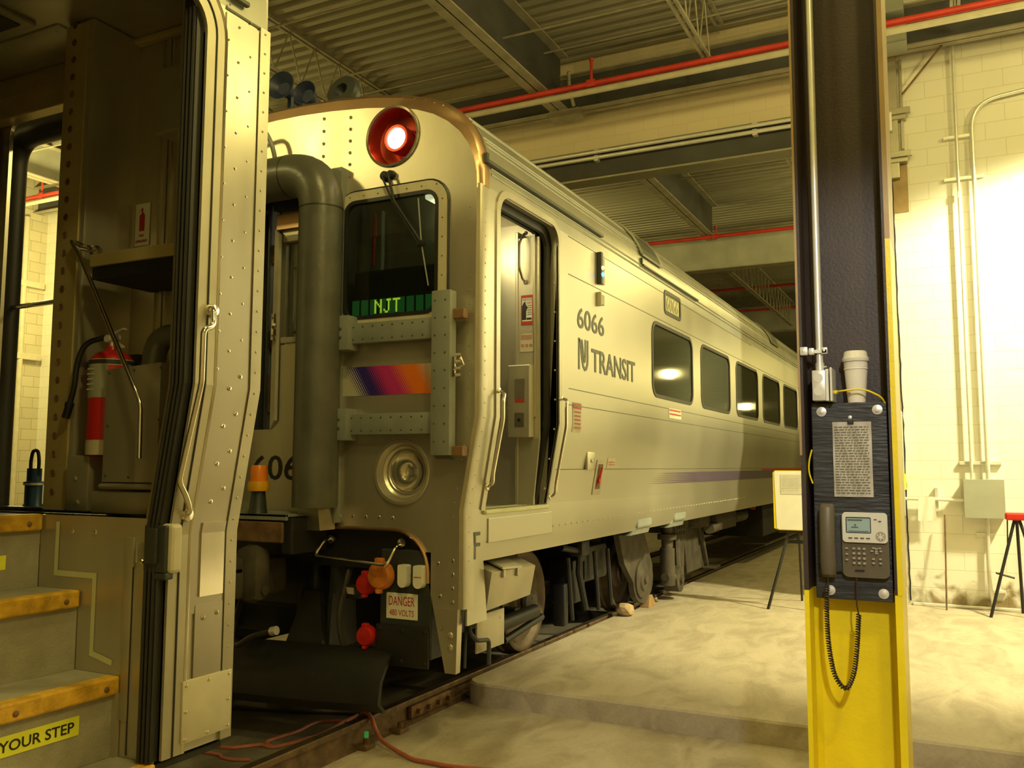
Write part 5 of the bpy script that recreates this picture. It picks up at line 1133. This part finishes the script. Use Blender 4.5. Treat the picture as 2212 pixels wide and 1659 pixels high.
b = MB(); b.box(3.763, 3.81, -1.3075, -1.306, 1.376, 1.380); b.box(3.785, 3.79, -1.3075, -1.306, 1.358, 1.364); b.box(3.775, 3.797, -1.3075, -1.306, 1.352, 1.355); b.box(3.766, 3.83, -1.3075, -1.306, 1.339, 1.341); obj('display_text', b, 'letter', dsp)
b = MB()
for i in range(4): b.box(3.765+i*.019, 3.777+i*.019, -1.312, -1.308, 1.3155, 1.3185)
b.box(3.848, 3.857, -1.312, -1.308, 1.380, 1.3825); b.box(3.862, 3.871, -1.312, -1.308, 1.374, 1.377); obj('soft_keys', b, 'charcoal', sv)
b = MB(); b.lathe((3.868, -1.309, 1.325), (0, -1, 0), [(.016, 0), (.016, .002), (.013, .002)], 20)
for k in range(6): a = k*PI/3; b.box(3.868+.009*math.cos(a)-.002, 3.868+.009*math.cos(a)+.002, -1.313, -1.309, 1.325+.009*math.sin(a)-.002, 1.325+.009*math.sin(a)+.002)
obj('maker_badge', b, 'key', sv)
b = MB()
for r_ in range(4):
    for c_ in range(3): b.box(3.775+c_*.0165, 3.785+c_*.0165, -1.304, -1.290, 1.276-r_*.0165, 1.284-r_*.0165, .002)
for r_ in range(3): b.box(3.752, 3.762, -1.304, -1.290, 1.277-r_*.0195, 1.283-r_*.0195, .002)
for x, z in ((3.852, 1.282), (3.838, 1.274), (3.852, 1.267), (3.866, 1.274), (3.852, 1.274), (3.842, 1.247), (3.842, 1.233), (3.864, 1.247), (3.864, 1.233), (3.843, 1.284), (3.863, 1.284)): b.box(x-.0045, x+.0045, -1.304, -1.290, z-.003, z+.003, .001)
obj('keys', b, 'key', ph)
b = MB(); b.box(3.782, 3.812, -1.3, -1.292, 1.205, 1.209); obj('grille', b, 'black', ph)
b = MB(); vs = []
for i, (z, w, y) in enumerate(((1.178, .022, -1.300), (1.19, .027, -1.325), (1.23, .0285, -1.335), (1.31, .027, -1.338), (1.38, .0275, -1.335), (1.42, .026, -1.325), (1.432, .020, -1.305))):
    n = 12; vs += [(3.697+w*math.cos(2*PI*k/n)*(1 if abs(math.cos(2*PI*k/n)) < .5 else .96), (y-1.29)/2+(y+1.29)/2*math.sin(2*PI*k/n), z) for k in range(n)]
b.add(vs, [(i*12+k, i*12+(k+1) % 12, (i+1)*12+(k+1) % 12, (i+1)*12+k) for i in range(6) for k in range(12)]+[tuple(range(12)), tuple(range(72, 84))], True); obj('handset', b, 'phone', t)
def coil(path, R, r, turns):
    P = [Vector(p) for p in path]; d = [0]
    for i in range(1, len(P)): d.append(d[-1]+(P[i]-P[i-1]).length)
    def at(s):
        s = min(max(s, 0), d[-1]-1e-6)
        for i in range(1, len(P)):
            if s <= d[i]: f = (s-d[i-1])/(d[i]-d[i-1]); return P[i-1].lerp(P[i], f)
        return P[-1]
    pts = []; N_ = turns*10
    for k in range(N_+1):
        s = d[-1]*k/N_; c = at(s); t_ = (at(s+.004)-at(s-.004)).normalized(); u = t_.cross(Vector((0, 1, 0))).normalized(); w = t_.cross(u); a = 2*PI*turns*k/N_
        pts.append(c+(u*math.cos(a)+w*math.sin(a))*R)
    m = MB(); m.tube(pts, r, 5); return m
cp_ = arcpath([(3.690, -1.31, 1.15), (3.686, -1.31, 1.05), (3.690, -1.31, .94), (3.706, -1.31, .845), (3.742, -1.31, .798), (3.770, -1.31, .86), (3.782, -1.31, .95), (3.79, -1.31, 1.06)], .05, 6)
K['cordm'] = mat('brown_cord', (.035, .022, .018), .35, 0, .1, 9)
b = coil(cp_, .0066, .0027, 74); cd = obj('coiled_cord', b, 'cordm', t)
b = MB(); b.tube([(3.693, -1.30, 1.185), (3.694, -1.305, 1.165), (3.690, -1.31, 1.15)], .0025, 6); obj('cord_lead', b, 'cordm', cd); b = MB(); b.tube([(3.79, -1.31, 1.06), (3.784, -1.30, 1.09), (3.785, -1.285, 1.19)], .0028, 6); obj('cord_lead', b, 'cordm', cd)
t = thing('coffee_cup', 'white paper coffee cup with plastic lid standing on top of the backboard', 'cup', (3.80, -1.235, 1.785))
b = MB(); b.lathe((3.80, -1.235, 1.785), (0, 0, 1), [(0, 0), (.029, 0), (.030, .004), (.0415, .155)], 32); cu_ = obj('cup_body', b, 'cup', t)
b = MB(); b.lathe((3.80, -1.235, 1.785), (0, 0, 1), [(.044, .146), (.0455, .150), (.0455, .158), (.041, .163), (.038, .180), (.034, .184), (.031, .180), (0, .180)], 32); obj('lid', b, 'lid', t)
b = MB(); b.lathe((3.80, -1.235, 1.785), (0, 0, 1), [(.0405, .118), (.0409, .119), (.0409, .122), (.0405, .123)], 32); obj('seam', b, 'cup', cu_)
b = MB(); b.lathe((3.80, -1.235, 1.785), (0, 0, 1), [(.0335, .030), (.0343, .036), (.0343, .036)], 5, math.radians(60), math.radians(150)); b.lathe((3.80, -1.235, 1.785), (0, 0, 1), [(.0395, .088), (.0405, .100)], 5, math.radians(-30), math.radians(30)); obj('orange_print', b, 'orange', cu_)
t = thing('outlet_box', 'galvanised electrical box with a cover plate at the foot of the column conduit', 'electrical box', (3.70, -1.25, 1.79))
b = MB(); b.box(3.660, 3.705, -1.31, -1.20, 1.792, 1.900, .003); b.lathe((3.682, -1.31, 1.872), (0, -1, 0), [(.016, 0), (.016, .0012), (.014, .0012), (0, .0012)], 18); b.lathe((3.682, -1.31, 1.826), (0, -1, 0), [(.017, 0), (.017, .0012), (.014, .0012), (0, .0012)], 18); obj('box_body', b, 'galv', t)
b = MB(); b.box(3.705, 3.716, -1.312, -1.198, 1.79, 1.903, .002); b.box(3.720, 3.728, -1.316, -1.194, 1.788, 1.908, .003); obj('cover_plate', b, 'silver', t)
t = thing('conduit', 'bright vertical conduit running up the left side of the brown column', 'conduit', (3.68, -1.26, 1.9))
b = MB(); b.cyl((3.682, -1.262, 1.925), (3.682, -1.262, 7.2), .0125, 16); obj('pipe_run', b, 'galv', t); b = MB(); b.cyl((3.682, -1.262, 1.898), (3.682, -1.262, 1.93), .0155, 14); b.cyl((3.695, -1.27, 1.915), (3.706, -1.275, 1.915), .003, 8); obj('connector', b, 'galv', t)
b = MB(); b.box(3.622, 3.648, -1.315, -1.298, 1.955, 1.985, .003); b.box(3.650, 3.668, -1.30, -1.28, 1.957, 1.982, .003); b.box(3.690, 3.712, -1.285, -1.278, 1.960, 1.984, .003); b.box(3.622, 3.71, -1.285, -1.272, 1.964, 1.976); b.dome((3.634, -1.315, 1.97), (0, -1, 0), .004); b.dome((3.70, -1.285, 1.972), (0, -1, 0), .005); obj('strap_clamp', b, 'silver', t)
b = MB(); b.tube(arcpath([(3.735, -1.27, 1.823), (3.76, -1.30, 1.825), (3.83, -1.30, 1.83), (3.885, -1.28, 1.80), (3.895, -1.255, 1.775)], .03), .0032, 8); b.box(3.728, 3.742, -1.276, -1.264, 1.817, 1.829, .002)
tag(recenter(obj('network_cable', b, 'yellow')), 'thin yellow cable looping across the white paper cup', 'cable')
b = MB(); b.tube(arcpath([(3.647, -1.265, 1.62), (3.636, -1.265, 1.58), (3.634, -1.265, 1.54), (3.647, -1.265, 1.50)], .02), .003, 6); tag(recenter(obj('network_cable', b, 'yellow')), 'short yellow cable loop peeping out left of the black backboard', 'cable')

# ================================================================== EASEL, TRIPOD, WALL FITTINGS
t = thing('easel', 'black folding easel standing on the slab between the long car and the column', 'easel', (2.5, 5.8, 0))
def leg(p, q, r=.017, par=t, m='black', n='leg'):
    b = MB(); b.tube([p, q], r, 6); return obj(n, b, m, par)
leg((2.44, 5.80, .95), (2.21, 5.52, 0.0)); leg((2.58, 5.80, .95), (2.85, 5.52, 0)); leg((2.50, 5.84, 1.2), (2.45, 6.32, 0), .013)
b = MB(); b.box(2.30, 2.75, 5.76, 5.80, .82, .85, .004); b.box(2.40, 2.62, 5.80, 5.83, .70, .74, .004); b.box(2.49, 2.52, 5.79, 5.82, .7, 1.5, .003); obj('tray', b, 'black', t)
t = thing('display_board', 'white sheet on a yellow backing board leaning on the black easel', 'board', (2.52, 5.77, .85))
def tilt(u, v, d): return (u+(.03*(1.5-v) if u < 2.5 else 0)*1, 5.70+.09*(v-.85)/.65+d, v)
b = MB(); b.sheet([(2.245, .87), (2.30, .852), (2.80, .852), (2.80, 1.515), (2.27, 1.515), (2.245, 1.49)], [], tilt, (), .012); bk = obj('backing', b, 'yellow', t)
b = MB(); b.sheet([(2.275, .875), (2.30, .86), (2.79, .86), (2.79, 1.505), (2.272, 1.505), (2.262, 1.49)], [], lambda u, v, d: Vector(tilt(u, v, d))-Vector((0, .004, 0)), (), .003); ws = obj('white_sheet', b, 'white', t)
b = MB(); b.sheet([(2.33, 1.25), (2.6, 1.25), (2.6, 1.47), (2.33, 1.47)], [], lambda u, v, d: Vector(tilt(u, v, d))-Vector((0, .007, 0)), (), .001); nt_ = obj('notice', b, 'paper', ws)
K['faint'] = mat('faint_print', (.45, .44, .38), .5, 0, 0); b = lines(MB(), (2.36, 5.765, 1.45), (1, 0, 0), (0, .13, .99), .2, 7, .022, 5, .3); obj('small_print', b, 'faint', nt_)
t = thing('tripod_stand', 'black tripod stand with a red head in front of the white wall', 'stand', (4.65, 6.2, 0))
leg((4.66, 6.25, 1.05), (4.38, 6.05, 0), .018, t); leg((4.68, 6.25, 1.05), (4.95, 6.0, 0), .018, t); leg((4.67, 6.28, 1.0), (4.70, 6.5, 0), .018, t)
b = MB(); b.box(4.56, 4.80, 6.18, 6.30, 1.0, 1.08, .02); obj('head', b, 'red', t); b = MB(); b.tube([(4.58, 6.22, 1.0), (4.57, 6.2, .70)], .008, 6); b.tube([(4.45, 6.15, .45), (4.62, 6.2, .40)], .012, 6); obj('strap', b, 'blackhose', t)
b = MB(); b.tube([(3.985, YW-.10, 1.03), (3.965, YW-.25, .0)], .009, 8); tag(recenter(obj('steel_rod', b, 'rust')), 'thin rusty rod leaning against the white wall below the grey box', 'rod')
t = thing('junction_box', 'grey square electrical box on the white wall right of the column', 'electrical box', (4.38, YW-.07, 1.005))
b = MB(); b.box(4.185, 4.575, YW-.15, YW, 1.005, 1.42, .008); obj('enclosure', b, 'elbox', t); b = MB(); b.box(4.18, 4.58, YW-.158, YW-.15, 1.0, 1.425, .003); obj('cover', b, 'elbox', t)
def cond(name, pts, r, lab, straps=(), m='galv', rad=.12):
    t = thing(name, lab, 'conduit', tuple(Vector(pts[-1])-Vector((0, 0, r))))
    b = MB(); b.tube(arcpath(pts, rad, 8), r, 12); obj('pipe_run', b, m, t)
    for s_ in straps: b = MB(); b.box(*s_, .004); obj('strap', b, 'galv', t)
    return t
cond('conduit', [(3.78, YW-.07, 6.80), (4.27, YW-.07, 6.80), (4.27, YW-.07, 1.42)], .018, 'left one of two vertical conduits dropping to the grey wall box', ((4.13, 4.43, YW-.06, YW, 5.335, 5.375), (4.255, 4.285, YW-.095, YW-.045, 4.62, 4.70)))
cond('conduit', [(8.7, YW-.07, 5.95), (5.2, YW-.07, 5.80), (4.43, YW-.07, 5.72), (4.43, YW-.07, 1.42)], .024, 'right one of two vertical conduits above the grey box, curving right at top', ((4.12, 4.53, YW-.045, YW, 4.845, 4.885), (4.15, 4.57, YW-.045, YW, 1.585, 1.625)), rad=.3)
cond('conduit', [(4.40, YW-.06, 1.0), (4.395, YW-.06, .3), (4.43, YW-.05, .02)], .022, 'short conduit from the underside of the grey box down to the floor', ((4.285, 4.47, YW-.04, YW, .795, .83), (4.40, 4.55, YW-.04, YW, .19, .22)))
cond('conduit', [(3.45, YW-.07, 1.20), (4.185, YW-.07, 1.19)], .018, 'short horizontal conduit entering the left side of the grey box', ((3.89, 3.925, YW-.05, YW, 1.06, 1.33),))
b = MB(); n = 8; vs = []
for j in range(9):
    for i in range(n+1): vs.append((3.72+.17*i/n-.01*(j/8)*(1 if i < 4 else -1.2), YW-.105-.005*math.sin(i*1.5+j*.3), 1.225-.27*j/8))
b.add(vs, [(j*(n+1)+i, j*(n+1)+i+1, (j+1)*(n+1)+i+1, (j+1)*(n+1)+i) for j in range(8) for i in range(n)], True); o = obj('cloth', b, 'white'); tag(recenter(o), 'white cloth draped over the short horizontal conduit beside the grey box', 'cloth')
t = thing('panelboard', 'grey electrical cabinet on the wall mostly hidden behind the yellow edged column', 'electrical cabinet', (3.25, YW-.1, 1.0))
b = MB(); b.box(2.98+.1, 3.585, YW-.18, YW, 1.0, 2.2, .008); obj('enclosure', b, 'elbox', t); b = MB(); b.box(3.585, 3.60, YW-.16, YW-.02, 1.3, 1.48); obj('yellow_label', b, 'stickery', t)
t = thing('wireway_box', 'pale metal wireway box high on the wall where the red pipe passes the column', 'electrical box', (3.6, YW-.2, 6.66))
b = MB(); b.box(3.1, 3.80, 6.10, 6.40, 6.42, 6.62, .006); b.box(3.1, 3.78, 6.1, 6.3, 6.80, 6.95, .004); obj('enclosure', b, 'elbox', t)
t = thing('strut_column', 'pale steel strut with brackets running down the wall beside the column top', 'support', (3.65, YW-.1, 4.9))
b = MB(); b.box(3.57, 3.66, YW-.10, YW-.01, 4.95, 6.6, .004); b.box(3.69, 3.72, YW-.06, YW-.01, 5.3, 6.4, .003); obj('upright', b, 'trim', t)
for z in (5.70, 5.18):
    b = MB(); b.box(3.48, 3.80, YW-.16, YW-.09, z, z+.07, .004); b.box(3.55, 3.75, YW-.12, YW-.01, z-.05, z, .004); obj('bracket', b, 'trim', t)
b = MB(); b.box(3.46, 3.60, YW-.20, YW-.16, 5.50, 5.72, .004); obj('white_plate', b, 'white', t)
b = MB(); b.box(3.56, 3.74, YW-.008, YW, 4.55, 5.15); obj('wood_backing', b, 'tan', t)
b = MB(); b.tube([(3.72, YW-.1, 5.95), (4.45, YW-.2, 6.75)], .012, 6); tag(recenter(obj('brace_rod', b, 'rust')), 'thin diagonal rod crossing in front of the girder at top right', 'rod')
# left background fittings seen through the near car
for z, lab in ((4.95, 'upper beige bracket rail on the stained block wall at far left'), (3.55, 'lower beige bracket rail on the stained block wall at far left')):
    b = MB(); b.box(-11.75, -11.6, 4.4, 6.5, z, z+.12, .01); tag(recenter(obj('bracket_rail', b, 'cream')), lab, 'bracket')
b = MB(); b.cyl((-11.65, 6.1, .0), (-11.65, 6.1, 6.3), .05, 10); tag(recenter(obj('standpipe', b, 'cream')), 'cream standpipe in the far left corner beside the stained block wall', 'pipe')
b = MB(); b.cyl((-11.3, YW-.08, 0), (-11.3, YW-.08, 2.6), .015, 8); tag(recenter(obj('cable_drop', b, 'elbox')), 'thin cable hanging on the bright far left wall', 'cable')

# ================================================================== HOSES AND LOOSE BITS ON THE FLOOR
def hose(name, pts, r, m, lab, z=-.135, cat='hose'):
    P = [Vector((x, y, (zz[0] if zz else z))) for x, y, *zz in pts]; out = []
    for i in range(len(P)-1):
        p0 = P[max(0, i-1)]; p1 = P[i]; p2 = P[i+1]; p3 = P[min(len(P)-1, i+2)]
        for k in range(6):
            t_ = k/6; out.append(.5*((2*p1)+(-p0+p2)*t_+(2*p0-5*p1+4*p2-p3)*t_*t_+(-p0+3*p1-3*p2+p3)*t_**3))
    out.append(P[-1]); b = MB(); b.tube(out, r, 8); return tag(recenter(obj(name, b, m)), lab, cat)
hose('air_hose', [(.085-.5, -.50), (.085, -.431), (.189, -.371), (.262, -.29), (.361, -.29), (.422, -.122), (.44, .068), (.418, .288), (.40, .5)], .013, 'hose', 'short dull red hose lying inside the track and bending toward the plow')
hose('air_hose', [(.357, -.286), (.281, -.263), (.249, -.193), (.276, .022), (.258, .167), (.278, .269), (.384, .332), (.483, .302), (.60, .231, -.06), (.72, .13, .012), (.80, .09, .0), (.92, .03, -.10), (1.193, -.077), (1.31, -.094), (1.517, -.093), (1.738, -.039), (2.1, .05)], .013, 'hose', 'long dull red hose looping over the right rail onto the lower floor')
hose('air_hose', [(-.4, -.6), (.122, -.543), (.223, -.571), (.317, -.569), (.397, -.529)], .011, 'hose', 'short red hose end beside the foot of the near car')
hose('cable', [(-.6, .2), (-.1, .35), (.2, .45), (.45, .55), (.62, .62)], .010, 'blackhose', 'thin black cable on the floor below the plow', cat='cable')
def stone(c, r, m, lab, name='stone', cat='stone', sq=(1, 1, .7), seed=1):
    bm = bmesh.new(); bmesh.ops.create_icosphere(bm, subdivisions=2, radius=1); R_ = random.Random(seed)
    for v in bm.verts: v.co = Vector((v.co.x*sq[0], v.co.y*sq[1], v.co.z*sq[2]))*r*(1+R_.uniform(-.12, .12))+Vector((c[0], c[1], c[2]+r*sq[2]*.85))
    b = MB(); bm.verts.index_update(); b.add([v.co for v in bm.verts], [[v.index for v in f.verts] for f in bm.faces]); bm.free(); return tag(recenter(obj(name, b, m)), lab, cat)
stone((.95, 4.40, 0), .10, 'stone', 'rounded tan lump lying in front of the second wheel on the rail edge', seed=2)
b = MB(); b.hexa([(.92, 4.98, .002), (1.02, 4.98, .002), (1.02, 5.02, .13), (.92, 5.02, .13)], [(.92, 5.25, .002), (1.02, 5.25, .002), (1.02, 5.12, .13), (.92, 5.12, .13)]); tag(recenter(obj('wheel_chock', b, 'wood')), 'brown wooden chock wedged behind the second wheel', 'chock')
stone((.9, 5.6, 0), .03, 'stone', 'small pale stone on the slab edge beside the damper', seed=5)
